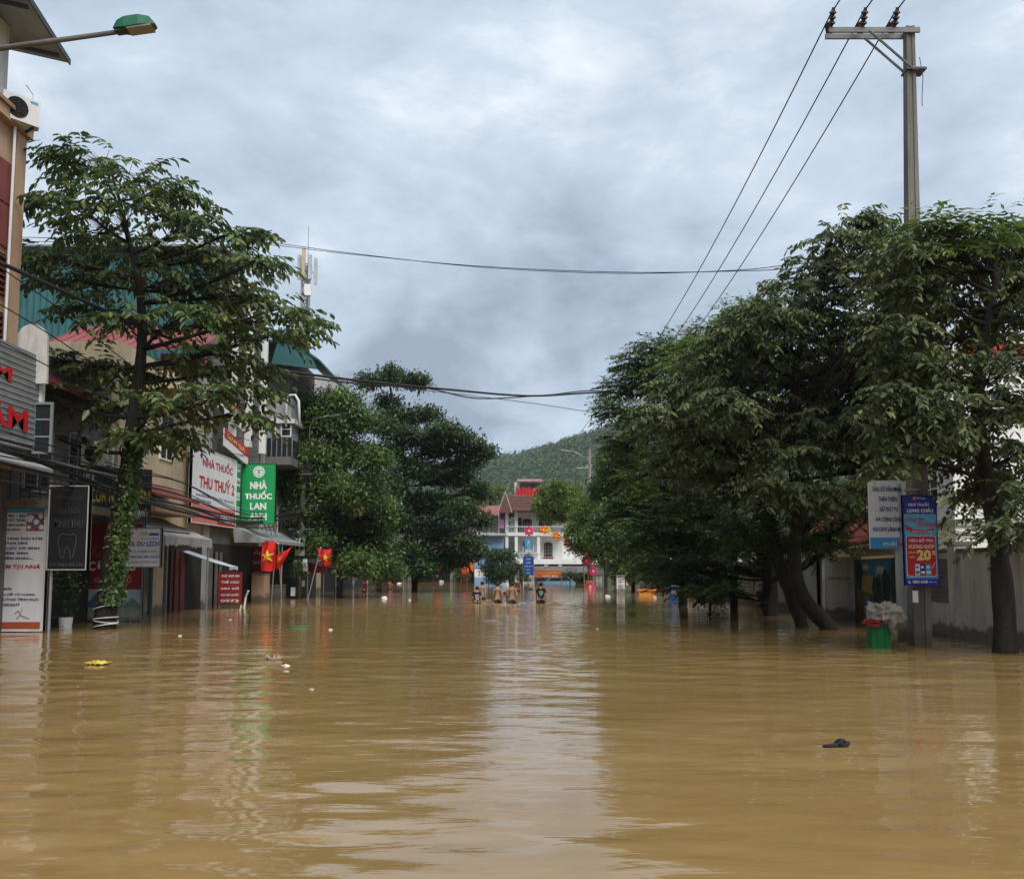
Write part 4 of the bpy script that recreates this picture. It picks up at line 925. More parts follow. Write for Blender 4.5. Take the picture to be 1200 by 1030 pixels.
# travel sign
D = 27.0; a, b = P(146,665,D), P(188,665,D)
s = Sign('travel_sign', 'white hanging travel office sign with blue print between trunk and glass doors', a, b, P(146,618,D).z-a.z, M_signwhite, M_steel, .12, fw=.03)
s.text('DU LỊCH', .32,.50,.95,.66, M_blue, .03, off=.012, shear=.1); s.text('VÀ', .1,.52,.27,.66, M_blue, .03, off=.012); s.text('XE HỢP ĐỒNG', .42,.70,.93,.75, M_blue, .02, off=.012); s.rect(.4,.80,.62,.90, mat('print_palegreen',(.45,.55,.40),.5), off=.01); s.rect(.66,.80,.93,.86, M_blue, off=.01)
s.text('BÁN VÉ MÁY BAY', .1,.38,.9,.43, M_blue, .01, off=.012); s.text('VÉ MÁY BAY TIÊU CHUẨN', .1,.24,.95,.32, M_blue, .03, off=.012); s.text('PHỤC VỤ TẬN NƠI', .15,.11,.9,.17, M_blue, .01, off=.012)
MB().obox(s.p(.5,1,-.08), s.u*.04, Z_*.5, s.n*.04).build('hanger', M_dksteel, s.root)
for q in (.03,.97): MB().obox(s.p(q,.9,-.13), s.u*.04, Z_*.04, -s.n*2.2).build('bracket', M_dksteel, s.root)
# awnings
awning('weathered grey canvas awning with scalloped edge beside the travel sign', FX-.05, FX+1.75, 28.9, 33.4, P(185,603,31).z, P(243,632,33).z, M_awn, .32, posts=(33.2,))
awning('folded blue and white awning sagging in front of the dark doorway', FX-.4, FX+1.85, 35.2, 36.3, P(197,640,35).z, P(270,664,36).z, M_awnblue, .13, ends=False)
awning('long grey sheet awning under the green pharmacy sign', FX+.2, FX+1.6, 41.0, 50.5, P(290,618,43).z, P(340,636,47).z, M_sheet, .16, False, posts=(44.5,50.2))
awning('small faded red awning on thin posts behind the third flag', FX+.9, FX+2.3, 50.8, 54.5, P(380,658,52).z+.15, P(398,664,53).z-.05, M_dkred, .3, posts=(51,54.3))
# red menu boards in the pharmacy row
for (px0,py0,px1,py1,D,lines,lab) in [(255,670,283,707,37.6,('THẾ GIỚI SIM','THẺ CÀO','SIM SỐ','GIÁ RẺ NHẤT','0973'), 'dark red menu board standing before the dark doorway'),
                                   (285,640,309,676,45,('THUỐC','NHẬP KHẨU','GIÁ TỐT'), 'dark red board with white lines under the long sheet awning'),
                                   (284,612,300,626,46,('BÁN','THUỐC'), 'small red and yellow box sign under the green pharmacy sign')]:
    a, b = P(px0,py1,D), P(px1,py1,D); a.z = b.z = max(a.z,.02)
    s = Sign('menu_board', lab, a, b, P(px0,py0,D).z-a.z, M_dkred if D != 46 else M_red, M_dkred, .06, fw=.03, base=((a.x+b.x)/2,D,min(a.z,GZ)))
    for i, tx in enumerate(lines):
        h = 1/len(lines); s.text(tx, .12, 1-(i+.8)*h, .88, 1-(i+.35)*h, M_signwhite if D != 46 else M_yellow, .02, off=.006)
    for q in (.05,.95): MB().obox(s.p(q,0,-.07)-s.u*.02, s.u*.04, (0,0,GZ-a.z), s.n*.04).build('leg', M_steel, s.root)
# shop things seen under the awnings
def counter(label, x0, x1, y0, y1, h, m):
    t = thing('shop_counter', label, 'counter', ((x0+x1)/2,(y0+y1)/2,GZ)); box('cabinet', m, t, x0, x1, y0, y1, GZ, h); box('worktop', M_steel, t, x0-.04, x1+.04, y0-.04, y1+.04, h, h+.04)
    for i in range(3): box('shelf_edge', M_steel, t, x1, x1+.02, y0+.04, y1-.04, GZ+.3+i*.4, GZ+.33+i*.4)
counter('dark shop counter under the long grey awning', FX+.3, FX+.9, 46, 48, .7, M_dkgrey)
counter('tan wooden cabinet in the doorway right of the menu board', FX+.2, FX+.8, 44.2, 45.2, 1.3, M_tan)
# shutters and panels in the dark doorway left of menu board
for y0, m, lab in ((34.2, mat('door_maroon',(.09,.02,.02),.6,.2,3),'dark red folding shop door beside the folded awning'), (38.9, M_dkgrey,'grey folding shop door behind the menu board')):
    t = thing('folding_door', lab, 'door', (FX+.1, y0+.7, GZ))
    for i in range(5): MB().obox((FX-.02+.06*(i%2), y0+i*.3, GZ), (.04,0,0), (0,.29,0), (0,0,3.0)).build('door_leaf', m, t)

# ---------------------------------------------------------------- flags, left pole, cables
def flag(label, foot, top, corners, starc, rot=0, droop=0):
    t = thing('flag', label, 'flag', foot, 'red flags with a yellow star')
    MB().tube([Vector(foot)-Vector((0,0,.75)), Vector(foot), Vector(top)], .025, 8).build('pole', M_whitep, t)
    a, b, c, d = map(Vector, corners); nx, ny = 14, 9; mb = MB()     # top-left, top-right, bottom-right, bottom-left
    def pt(u, v): 
        p = (a*(1-u)+b*u)*(1-v) + (d*(1-u)+c*u)*v
        return p + Vector((0, .09*math.sin(u*9+v*2.2)+.05*math.sin(v*7+u*3), .03*math.sin(u*8)))
    n0 = 0; mb.v = [tuple(pt(i/nx, j/ny)) for j in range(ny+1) for i in range(nx+1)]
    mb.f = [(j*(nx+1)+i, (j+1)*(nx+1)+i, (j+1)*(nx+1)+i+1, j*(nx+1)+i+1) for j in range(ny) for i in range(nx)]
    cl = mb.build('cloth', M_flag, t, True)
    R = .42; cu, cv = starc
    w = (b-a).length; h = (d-a).length
    pts = [(cu+math.sin(rot+math.pi*i/5)*(R if i%2==0 else R*.4)*h*.55/w, cv-math.cos(rot+math.pi*i/5)*(R if i%2==0 else R*.4)*.55) for i in range(10)]
    pc = pt(cu, cv) - Vector((0,.03,0)); sm = MB(); sm.v = [tuple(pc)] + [tuple(pt(x,y)-Vector((0,.03,0))) for x, y in pts]; sm.f = [(0, 1+i, 1+(i+1)%10) for i in range(10)]
    sm.build('star', M_yellow, cl)
D = 41
flag('red flag with yellow star hanging flat on a white pole by the pharmacy', PW(318,706), P(323,634,D), [P(307,634,D),P(324,634,D),P(323,668,D),P(305,670,D)], (.45,.5))
flag('red flag with yellow star caught folded beside the hanging flag', PW(322,705)+Vector((.25,.3,0)), P(326,636,D+.3), [P(324,650,D+.3),P(343,640,D+.3),P(331,662,D+.3),P(323,669,D+.3)], (.3,.42), .6)
flag('red flag with yellow star on a slanting pole before the red awning', PW(361,701), P(376,641,48), [P(371,642,48),P(389,644,48),P(388,662,48),P(378,664,48)], (.5,.5), .3)
# broken white post leaning
t = thing('broken_post', 'broken white post leaning out of the water before the menu board', 'post', PW(286,713))
MB().tube([PW(286,713)-Vector((0,0,.75)), PW(286,713), P(288,700,WD(713))], .04, 8).build('stump', M_whitep, t); MB().tube([P(288,700,WD(713)), P(291,692,WD(713)-.1)], .035, 8).build('snapped_top', M_whitep, t)
t = thing('leaning_post', 'short white post leaning in the water next to the broken post', 'post', PW(282,714)); MB().tube([PW(281,716)-Vector((.3,0,.75)), PW(281,716), P(283,709,WD(716))], .03, 8).build('post', M_whitep, t)
def left_pole():
    D = WD(701); b = PW(350,701); t = thing('utility_pole', 'dark concrete utility pole with white meter boxes and curved lamp arm', 'utility pole', (b.x,b.y,GZ))
    top = P(361,525,D)
    MB().tube([(b.x,b.y,GZ),(b.x,b.y,2.5),(b.x+.12,b.y,5.5),(top.x,b.y,top.z)], [.17,.16,.14,.11], 12).build('shaft', M_dkgrey, t, True)
    MB().tube([P(362,548,D),P(363,500,D),P(366,494,D),P(374,489,D),P(388,487,D)], [.05,.04,.04,.035,.03], 8).build('lamp_arm', M_steel, t, True)
    MB().obox(P(386,488,D)-Vector((0,.1,.06)), (.55,0,.1), (0,.2,0), (0,0,.1)).build('lamp_head', M_dkgrey, t)
    k = D/F
    def mbox(px0,py0,px1,py1,m,nm,dy=-.28):
        p0, p1 = P(px0,py1,D), P(px1,py0,D); return box(nm, m, t, p0.x, p1.x, D+dy, D+dy+.18, p0.z, p1.z)
    mb_ = mbox(347,631,358,651, M_signwhite, 'meter_cabinet')
    for i in range(2):
        for j in range(2):
            p0, p1 = P(348.3+5*i,637+7*j,D), P(351.3+5*i,632.6+7*j,D); MB().box(p0.x,p1.x,D-.30,D-.285,p0.z,p1.z).build('meter_window', M_dark, mb_)
    mbox(345,656,349,668, M_signwhite, 'meter_box'); mbox(356,655,361,669, M_signwhite, 'meter_box'); mbox(342,688,347,698, M_signwhite, 'notice_plate'); mbox(355,680,358,687, M_steel, 'meter_box')
    mbox(354,534,366,556, M_dkgrey, 'switch_box'); mbox(352,556,368,557.5, M_steel, 'platform', -.5)
    for z in (P(0,600,D).z, P(0,620,D).z): MB().tube([(b.x-.6,D-.05,z),(b.x+.7,D-.05,z)], .03, 6).build('cross_bar', M_steel, t)
left_pole()
def cable(label, pts, r, group=None, sag=None, n=14, m=None):
    """cable through the given points; with sag it hangs between the first and the last"""
    pts = [Vector(p) for p in pts]
    if sag is not None:
        a, b = pts[0], pts[-1]; pts = [a.lerp(b, i/n) - Vector((0,0,4*sag*(i/n)*(1-i/n))) for i in range(n+1)]
    elif len(pts) > 2:
        q = []
        for i in range(len(pts)-1):
            p0,p1,p2,p3 = pts[max(i-1,0)],pts[i],pts[i+1],pts[min(i+2,len(pts)-1)]
            for j in range(5):
                s_ = j/5; q.append(.5*((2*p1)+(p2-p0)*s_+(2*p0-5*p1+4*p2-p3)*s_*s_+(3*p1-p0-3*p2+p3)*s_**3))
        pts = q + [pts[-1]]
    o = MB().tube(pts, r, 6).build('cable', m or M_cable, None, True, origin=pts[0])
    return tag(o, label, 'cable', group)
g = 'cables sagging along the left shop fronts'
rng = random.Random(4)
for i in range(8):
    y0 = 478+i*9+rng.uniform(-3,3); lab = 'black cable in the tangle sagging along the left shop fronts'
    mid = 536+i*5.0+rng.uniform(-5,5); e = 592+i*2.6+rng.uniform(-3,3)
    cable(lab, [P(-40,y0+18+rng.uniform(-5,5),19.6), P(60,(y0*.5+mid*.5)+18,22.2+rng.uniform(-.3,.2)), P(140,mid+14,25.6+rng.uniform(-.4,.6)), P(215,mid+30+rng.uniform(-4,4),31.5), P(290,e+8,40), P(354,e+rng.uniform(-4,4),WD(701)-.2)], .016+.006*(i%3), g)
cable('thick black cable bundle bowing under the green pharmacy sign to the meter pole', [P(-40,515,19.5), P(60,546,22.2), P(140,576,25.6), P(215,600,31.5), P(290,612,40), P(354,606,WD(701)-.25)], .05)
cable('thick twisted cable bundle looped below the first along the left shop fronts', [P(-40,532,19.4), P(60,556,22.3), P(140,580,25.8), P(215,592,31.4), P(290,607,40), P(354,600,WD(701)-.3)], .035)
g = 'cables dropping from the meter pole'
for i in range(4): cable('thin cable looping down beside the meter pole', [P(354,598+i*3,WD(701)-.2), P(340-i*5,640+i*4,WD(701)-1), P(325-i*4,632,WD(701)-3), P(314-i*5,590+i*5,WD(701)-5)], .015, g)
for i in range(3): cable('thin cable dropping through the layered tree to the shop fronts', [P(-20,300+i*45,21), P(60,355+i*38,23), P(130,410+i*30,26), P(215,470+i*24,33), P(300,500+i*18,44)], .014, 'thin cables crossing the layered tree')
cable('heavy cable slanting from the corner building through the tree and over the street', [P(-40,290,20), P(60,335,22), P(170,385,25), P(260,418,29), P(330,434,33), P(420,446,37), P(520,456,41), P(620,464,44), P(700,460,46), P(760,463,46), P(820,482,43), P(905,520,33)], .05)
cable('second heavy cable hung just below the one crossing the street', [P(330,438,33), P(420,450,37), P(500,455,41), P(560,467,43), P(640,463,45), P(700,458,46), P(770,470,45), P(850,510,38), P(903,540,32)], .03)
cable('thin cable below the heavy cables crossing the street', [P(400,446,37), P(520,460,42), P(620,472,45), P(700,484,46), P(760,490,46), P(815,500,42)], .015)
for dz in (0, 5): cable('upper thin cable spanning high over the street to the tall concrete pole' if dz else 'lower thin cable spanning high over the street to the tall concrete pole', [P(10,283-dz,24), P(150,284-dz*.7,26), P(280,284-dz*.6,27), P(420,299-dz*.2,26), P(560,312+dz*.2,25), P(720,319+dz*.3,23), P(860,318-dz*.2,21), P(940,314-dz,20), P(1064,305-dz,19.1)], .009, 'thin cables high over the street')

# ---------------------------------------------------------------- street lamp over the left edge
def street_lamp():
    D = 15.0; b = P(-14,700,D); t = thing('street_lamp', 'green street lamp head on a long grey arm reaching over the corner', 'street lamp', (b.x-.35,D,GZ))
    x0 = b.x-.35; a = P(-30,61,D); e = P(137,38,D)
    MB().tube([(x0,D,GZ),(x0,D,3),(x0,D,a.z-.1)], [.11,.09,.06], 12).build('pole', M_steel, t, True)
    MB().tube([(x0,D,a.z-.15), a, P(0,57,D), e], [.055,.05,.048,.04], 10).build('arm', M_dkgrey, t, True)
    u = (e-P(0,57,D)).normalized(); n = Vector((0,1,0)); v = n.cross(u)*-1; v = Vector((-u.z,0,u.x))
    c = P(134,32,D); k = D/F; G = mat('lamp_green',(.008,.10,.045),.35,.15,6)
    prof = [(0,0,.3),(4,-5,.6),(10,-9,.8),(28,-9,.9),(44,-7,.8),(50,2,.55),(46,4,.6)]
    mb = MB(); ring = []
    top = [(-1,-1,.05),(5,6,.10),(14,9,.135),(32,9,.14),(45,5,.12),(51,-4,.07)]; bot = [(-1,-3,.05),(5,-5,.10),(14,-7,.135),(32,-6.5,.14),(46,-7,.12),(51,-6,.07)]
    for (tx,ty,w),(bx_,by_,w2) in zip(top,bot):
        T = c+u*tx*k+v*ty*k; B = c+u*bx_*k+v*by_*k
        ring.append([T+n*w*.55, B+n*w2, B-n*w2, T-n*w*.55])
    base = 0; mb.v = [tuple(p) for r in ring for p in r]
    for i in range(len(ring)-1):
        for j in range(4): mb.f.append((i*4+j,(i+1)*4+j,(i+1)*4+(j+1)%4,i*4+(j+1)%4))
    mb.f.append((0,1,2,3)); mb.f.append((20,23,22,21))
    h = mb.build('lamp_head', G, t, recalc=True)
    g = MB().obox(c+u*17*k-v*9.2*k-n*.12, u*30*k, n*.24, v*2.6*k).build('lamp_glass', mat('lamp_glass',(.25,.24,.22),.15,.1), h)
    MB().obox(c+u*2*k-v*8.5*k-n*.08, u*12*k, n*.16, v*2*k).build('arm_clamp', M_dksteel, h)
street_lamp()

# ---------------------------------------------------------------- tall concrete pole on the right
PD = WD(757); PB = PW(1077,757)
PT = P(1065,33,PD)
def hv_pole(label, base, top, arm, D, sc=1.0):
    """square concrete pole with a side arm that carries three insulator pairs; returns the wire points"""
    t = thing('utility_pole', label, 'utility pole', (base.x, base.y, GZ))
    mb = MB(); pts = [base-Vector((0,0,.8)), base.lerp(top,.5), top]
    u = Vector((1,0,0)); n = Vector((0,1,0)); ring = []
    for p, r in zip(pts, (.185,.14,.09)):
        q = []
        for (a,b) in ((-1,-1),(-.3,-1),(-.25,-.8),(.25,-.8),(.3,-1),(1,-1),(1,1),(-1,1)): q.append(p+u*a*r+n*b*r)
        ring.append(q)
    mb.v = [tuple(p) for r in ring for p in r]; k = 8
    for i in range(2):
        for j in range(k): mb.f.append((i*k+j, i*k+(j+1)%k, (i+1)*k+(j+1)%k, (i+1)*k+j))
    mb.f.append(tuple(range(2*k,3*k))); mb.build('shaft', M_conc, t)
    L = arm; z = top.z-.18; x = top.x
    for dy in (-.15,.10): MB().obox((x-L, base.y+dy, z), (L+.18,0,0), (0,.05,0), (0,0,.11)).build('cross_arm', mat('arm_steel',(.15,.15,.155),.55,.25,5), t)
    for dy in (-.16,.12): MB().obox((x+.1, base.y+dy, z-.85), (-.12,0,0), (0,.035,0), (0,0,.07)).build('strut_clamp', M_steel, t); MB().tube([(x-.05,base.y+dy,z-.80),(x-L*.52,base.y+dy,z+.02)], .028, 6).build('brace', mat('arm_steel',(.15,.15,.155),.55,.25,5), t)
    MB().obox((x-.14, base.y-.17, z-.84),(.42,0,0),(0,.34,0),(0,0,.045)).build('collar', M_dksteel, t)
    out = []
    M_ins = mat('insulator_brown',(.035,.02,.018),.25,.2,8)
    for i in range(3):
        xi = x - L*(.97-.385*i)
        for (dx, dy, tilt) in ((.0,-.3,-.28),(.05,.32,.2)):
            p = Vector((xi+dx, base.y+dy*.35, z+.11)); q = p + Vector((dx*.6, dy*.6, .36)); mb = MB()
            pp = []; rr = []
            for s_ in range(9): pp.append(p.lerp(q, s_/8)); rr.append((.035 if s_ % 2 else .085) if 0 < s_ < 8 else .03)
            mb.tube(pp, rr, 10); mb.build('insulator', M_ins, t)
            w = q
        out.append(Vector((xi+.03, base.y, z+.48)))
        MB().tube([Vector((xi,base.y-.35,z+.40)), Vector((xi+.01,base.y-.15,z+.28)), Vector((xi+.03,base.y+.18,z+.40)), Vector((xi+.05,base.y+.32,z+.47))], .014, 6).build('jumper', M_cable, t, True)
    return t, out
tpole, ins1 = hv_pole('tall square concrete power pole with side arm and three wires carrying the red advert', PB, PT, 1.78, PD)
MB().tube([PT+Vector((.14,-.15,-.75)), PT+Vector((.19,-.16,-1.2)), PT+Vector((.15,-.16,-1.7)), PT+Vector((.15,-.16,-1.85))], .008, 5).build('loose_wire', M_cable, tpole, True)
for dz in (3.2,5.0,6.3): MB().tube([Vector((PB.x+.17*math.cos(a),PB.y+.17*math.sin(a),dz)) for a in np.linspace(0,6.283,13)], .02, 5, False).build('pole_band', M_steel, tpole)
b3 = P(727,690,68); b3.z = 0; t3 = P(727,487,68)
far_t, ins3 = hv_pole('far concrete power pole with side arm standing beyond the right-hand trees', b3, t3, 1.9, 68)
for i in range(3):
    wn_ = ('arm tip','middle','pole-side')[i]
    cable('power wire running between the two power poles from the %s insulators' % wn_, [ins1[i], ins3[i]], .017, 'power wires along the right-hand side', sag=1.5, n=24)
    cable('power wire off the %s insulator of the tall pole, leading away from the trees' % wn_, [ins1[i], ins1[i]+Vector((-1.0,-46,.4))], .017, 'power wires behind the tall pole', sag=1.2, n=24)
    cable('power wire leading off the %s insulator of the far pole behind the trees' % wn_, [ins3[i], ins3[i]+Vector((-5,45,-1.5))], .017, 'power wires beyond the far pole', sag=1.0, n=16)
b4 = P(691,684,78); b4.z = 0
t = thing('utility_pole', 'slim grey lamp pole with side bars in front of the wooded hill', 'utility pole', (b4.x,78,GZ))
MB().tube([(b4.x,78,GZ),P(691,526,78)], [.18,.12], 10).build('shaft', M_conc, t, True)
MB().tube([P(691,548,78),P(676,549,78)], .05, 6).build('side_bar', M_steel, t); MB().tube([P(690,540,78),P(676,531,78),P(668,528,78)], .05, 6).build('lamp_arm', M_steel, t, True); MB().obox(P(670,530,78),(-.9,0,.15),(0,.25,0),(0,0,.14)).build('lamp_head', M_steel, t)
MB().tube([P(696,546,78),P(686,546,78)], .05, 6).build('side_bar', M_steel, t)

# signs on the pole
D = 20.4; a, b = P(1020,643,D), P(1067,643,D)
s = Sign('civic_sign', 'white civic conduct sign with blue lettering and blue base strip behind the advert', a, b, P(1020,563,D).z-a.z, M_signwhite, None, .05)
s.rect(0,0,1,.165, M_skyblue, off=.004)
for i, (tx,x0,x1) in enumerate((('ỨNG XỬ VĂN MINH,',.10,.84),('THÂN THIỆN,',.24,.72),('GIỮ TRẬT TỰ',.26,.72),('NƠI CÔNG CỘNG,',.16,.82),('VUI CHƠI LÀNH MẠNH',.07,.93))): s.text(tx, x0, .825-.148*i, x1, .825-.148*i+.10, M_navy, .03)
s.text('mobi', .32,.04,.66,.12, M_signwhite, .02, off=.012); s.text('fone', .67,.04,.92,.12, M_red, .02, off=.012)
MB().tube([Vector((s.p(.78,0,-.1).x,D+.1,GZ)), Vector((s.p(.78,1,-.1).x,D+.1,s.p(0,.95).z))], .11, 10).build('post', M_grey, s.root, True)
D = PD-.32; a, b = P(1061,686,D), P(1101,686,D)
s = Sign('pharmacy_advert', 'tall blue and red pharmacy discount advert strapped to the concrete pole', a, b, P(1058,580,D).z-a.z, M_skyblue, M_navy, .06, fw=.012)
M_deep = mat('print_deep_blue',(.02,.03,.30),.45,.05)
s.rect(.01,.79,.99,.995, M_deep); s.rect(.01,.005,.99,.075, M_deep); s.rect(.01,.56,.99,.79, mat('print_cyan',(.10,.40,.66),.45,.1,3), off=.004)
def rrect(s, x0,y0,x1,y1,r,m,off):
    ry = r*s.w/s.h; pts = []
    for cx, cy, a0 in ((x1-r,y1-ry,0),(x0+r,y1-ry,1),(x0+r,y0+ry,2),(x1-r,y0+ry,3)):
        for k in range(5): an = (a0+k/4)*math.pi/2; pts.append((cx+r*math.cos(an), cy+ry*math.sin(an)))
    s.shape(pts, m, 'red_panel', off)
rrect(s, .06,.10,.94,.55,.07, M_signwhite, .006); rrect(s, .075,.107,.925,.543,.065, M_red, .009)
s.text('FPT Retail', .42,.952,.68,.972, M_signwhite, .01, off=.008); s.shape([(.30,.945),(.37,.945),(.40,.98),(.33,.98)], mat('print_orange',(.75,.22,.03),.5), off=.009)
s.text('NHÀ THUỐC', .17,.875,.80,.925, M_signwhite, .02); s.text('LONG CHÂU', .12,.805,.90,.855, M_signwhite, .035)
s.text('Ông Bà', .08,.695,.62,.765, M_red, .02, off=.012, shear=.25); s.text('Vui Khoẻ', .42,.645,.97,.715, M_red, .02, off=.012, shear=.25)
s.shape([(.05,.69),(.09,.66),(.3,.625),(.6,.61),(.93,.635),(.9,.60),(.6,.575),(.25,.585),(.08,.62),(.04,.66)], M_red, 'swoosh', .008); s.text('Chăm sóc sức khoẻ', .25,.59,.85,.61, M_signwhite, .01, off=.014)
s.text('VIÊN BỔ TIM,', .13,.475,.87,.525, M_signwhite, .025, off=.014); s.text('XƯƠNG KHỚP', .12,.408,.88,.462, M_signwhite, .025, off=.014)
s.text('GIẢM', .10,.355,.32,.378, M_gold, .02, off=.014); s.text('ĐẾN', .14,.305,.32,.33, M_gold, .02, off=.014); s.text('20', .36,.275,.78,.395, M_gold, .05, off=.014); s.text('%', .80,.335,.92,.385, M_gold, .03, off=.014)
for x0, x1, m in ((.30,.44,M_signwhite),(.45,.60,M_navy),(.61,.77,M_skyblue)):
    s.rect(x0,.115,x1,.235, m, 'product_box', .013); s.rect(x0+.02,.13,x1-.02,.16, M_signwhite if m is not M_signwhite else M_blue, 'product_print', .016); s.rect(x0+.02,.19,x1-.05,.215, M_signwhite if m is not M_signwhite else M_blue, 'product_print', .016)
s.line([(.80,.19),(.88,.25)], .012, M_gold, 'spark', .013)
s.text('1800 6928', .22,.025,.66,.058, M_signwhite, .03, off=.008); s.text('(Miễn phí)', .69,.03,.92,.05, M_signwhite, .01, off=.008); s.shape([(.09,.05),(.11,.055),(.13,.035),(.16,.03),(.15,.02),(.10,.03)], M_signwhite, 'phone_icon', .008)
for q in (.12,.9): MB().tube([s.p(.1,q,-.06), s.p(.4,q,-.34), s.p(.8,q,-.34), s.p(.95,q,-.06)], .012, 6).build('strap', M_steel, s.root)
MB().obox(P(1070,706,PD-.3), (.11,0,0), (0,.01,0), (0,0,.24)).build('paper_notice', M_signwhite, tpole)

# bin with heaped cloth
def litter_bin():
    D = WD(758); b = PW(1030,758); t = thing('litter_bin', 'green plastic bin standing in the water below the advert', 'bin', (b.x,D,GZ))
    z1 = P(1030,732,D).z; mb = MB(); pts = []
    prof = [(.165,GZ),(.195,z1),(.215,z1),(.215,z1+.045),(.195,z1+.045),(.18,z1-.02),(.15,GZ+.1)]
    for (r,z) in prof: pts.append([(b.x-r,D-r*.85,z),(b.x+r,D-r*.85,z),(b.x+r,D+r*.85,z),(b.x-r,D+r*.85,z)])
    mb.v = [p for q in pts for p in q]
    for i in range(len(pts)-1):
        for j in range(4): mb.f.append((i*4+j,i*4+(j+1)%4,(i+1)*4+(j+1)%4,(i+1)*4+j))
    mb.f.append((3,2,1,0)); mb.build('body', M_plastic_g, t, recalc=True)
    for dx in (-.1,.1): MB().obox((b.x+dx*.8-.015, D-.165, GZ+.6),(.03,0,0),(0,-.012,0),(0,-.012,z1-GZ-.65)).build('moulded_rib', M_plastic_g, t)
    def heap(name, label, c, rx, ry, rz, m, seed, amp, over):
        bm = bmesh.new(); bmesh.ops.create_icosphere(bm, subdivisions=5, radius=1); rg = np.random.default_rng(seed); K = rg.normal(0,1,(14,3)); ph = rg.random(14)*6.28
        for v in bm.verts:
            p = np.array(v.co); q = K @ p
            w = 0
            for i in range(14): w += (1-abs(math.sin(q[i]*(1.3+i*.28)+ph[i])))**2.2/(1+i*.16)
            s_ = 1 + amp*(w-2.2)*.32
            z = p[2]*s_; 
            v.co = (c.x+p[0]*s_*rx, c.y+p[1]*s_*ry, c.z + (z*rz if z > 0 else z*rz*(1.2+over*max(0,p[0]))))
        me = bpy.data.meshes.new(name); 
        for v in bm.verts: v.co -= c
        bm.to_mesh(me); bm.free(); return tag(link_mesh(name, me, m, None, c, True), label, 'cloth')
    zt = z1+.07
    heap('crumpled_cloth', 'crumpled pale grey cloth heaped over the green bin', Vector((b.x+.16,D-.06,zt+.17)), .37, .33, .26, mat('cloth_grey',(.30,.285,.25),.9,.25,4), 3, .75, 1.6)
    heap('red_cloth', 'folded red and white cloth hanging over the side of the green bin', Vector((b.x-.15,D-.15,zt-.01)), .22, .17, .075, mat('cloth_red_white',(.26,.03,.03),.85,.5,7), 9, .8, -1.2)
litter_bin()

# ---------------------------------------------------------------- right-hand wall, gate and what stands behind
WX = 10.35
def wall_run():
    t = thing('compound_wall', 'stained white plaster compound wall with piers along the right pavement', 'wall', (WX,17,GZ))
    h = P(1150,640,20.6).z
    ys = [6, 9.2, 12.4, 15.6, 18.8, 22.0, 24.4]
    for i in range(6):
        box('wall_panel', M_wall, t, WX, WX+.2, ys[i]+.18, ys[i+1]-.18, GZ, h-.12-.02*(i%2))
        box('coping', M_conc, t, WX-.06, WX+.26, ys[i]+.18, ys[i+1]-.18, h-.12, h-.03)
    for y in ys: box('pier', M_white, t, WX-.1, WX+.3, y-.18, y+.18, GZ, h+.06); box('pier_cap', M_conc, t, WX-.15, WX+.35, y-.23, y+.23, h+.06, h+.14)
    n = Sign('notice_board', 'grey notice board of small print fixed to the white wall right of the pole', (WX-.02, 23.9, P(1100,705,22.8).z), (WX-.02, 21.9, P(1100,705,22.8).z), P(1100,655,22.8).z-P(1100,705,22.8).z, mat('notice_grey',(.20,.21,.22),.6), M_conc, .05, fw=.03)
    for i in range(8): n.text(['NỘI QUY CÔNG VIÊN','Giữ gìn vệ sinh chung nơi công cộng','Không vứt rác bừa bãi ra đường','Không bẻ cành, hái hoa, giẫm cỏ','Không tụ tập gây mất trật tự','Không thả rông gia súc','Đỗ xe đúng nơi quy định','Xin cảm ơn quý khách'][i], .1, .86-.11*i, .62+.25*((i*7)%4)/3, .92-.11*i, M_dksteel, .01, off=.01)
    # farther wall past the gate
    t2 = thing('compound_wall', 'pale compound wall with slim piers behind the dark trunks', 'wall', (WX,45,GZ))
    y = 31.5; i = 0
    while y < 74:
        box('pier', M_white if i % 3 else M_cream, t2, WX-.12, WX+.24, y-.2, y+.2, GZ, 2.3)
        box('wall_panel', (M_wall, M_grey, M_wall, M_cream)[i % 4], t2, WX, WX+.16, y+.2, y+2.8, GZ, 2.0 - .25*(i % 2)); y += 3.0; i += 1
wall_run()
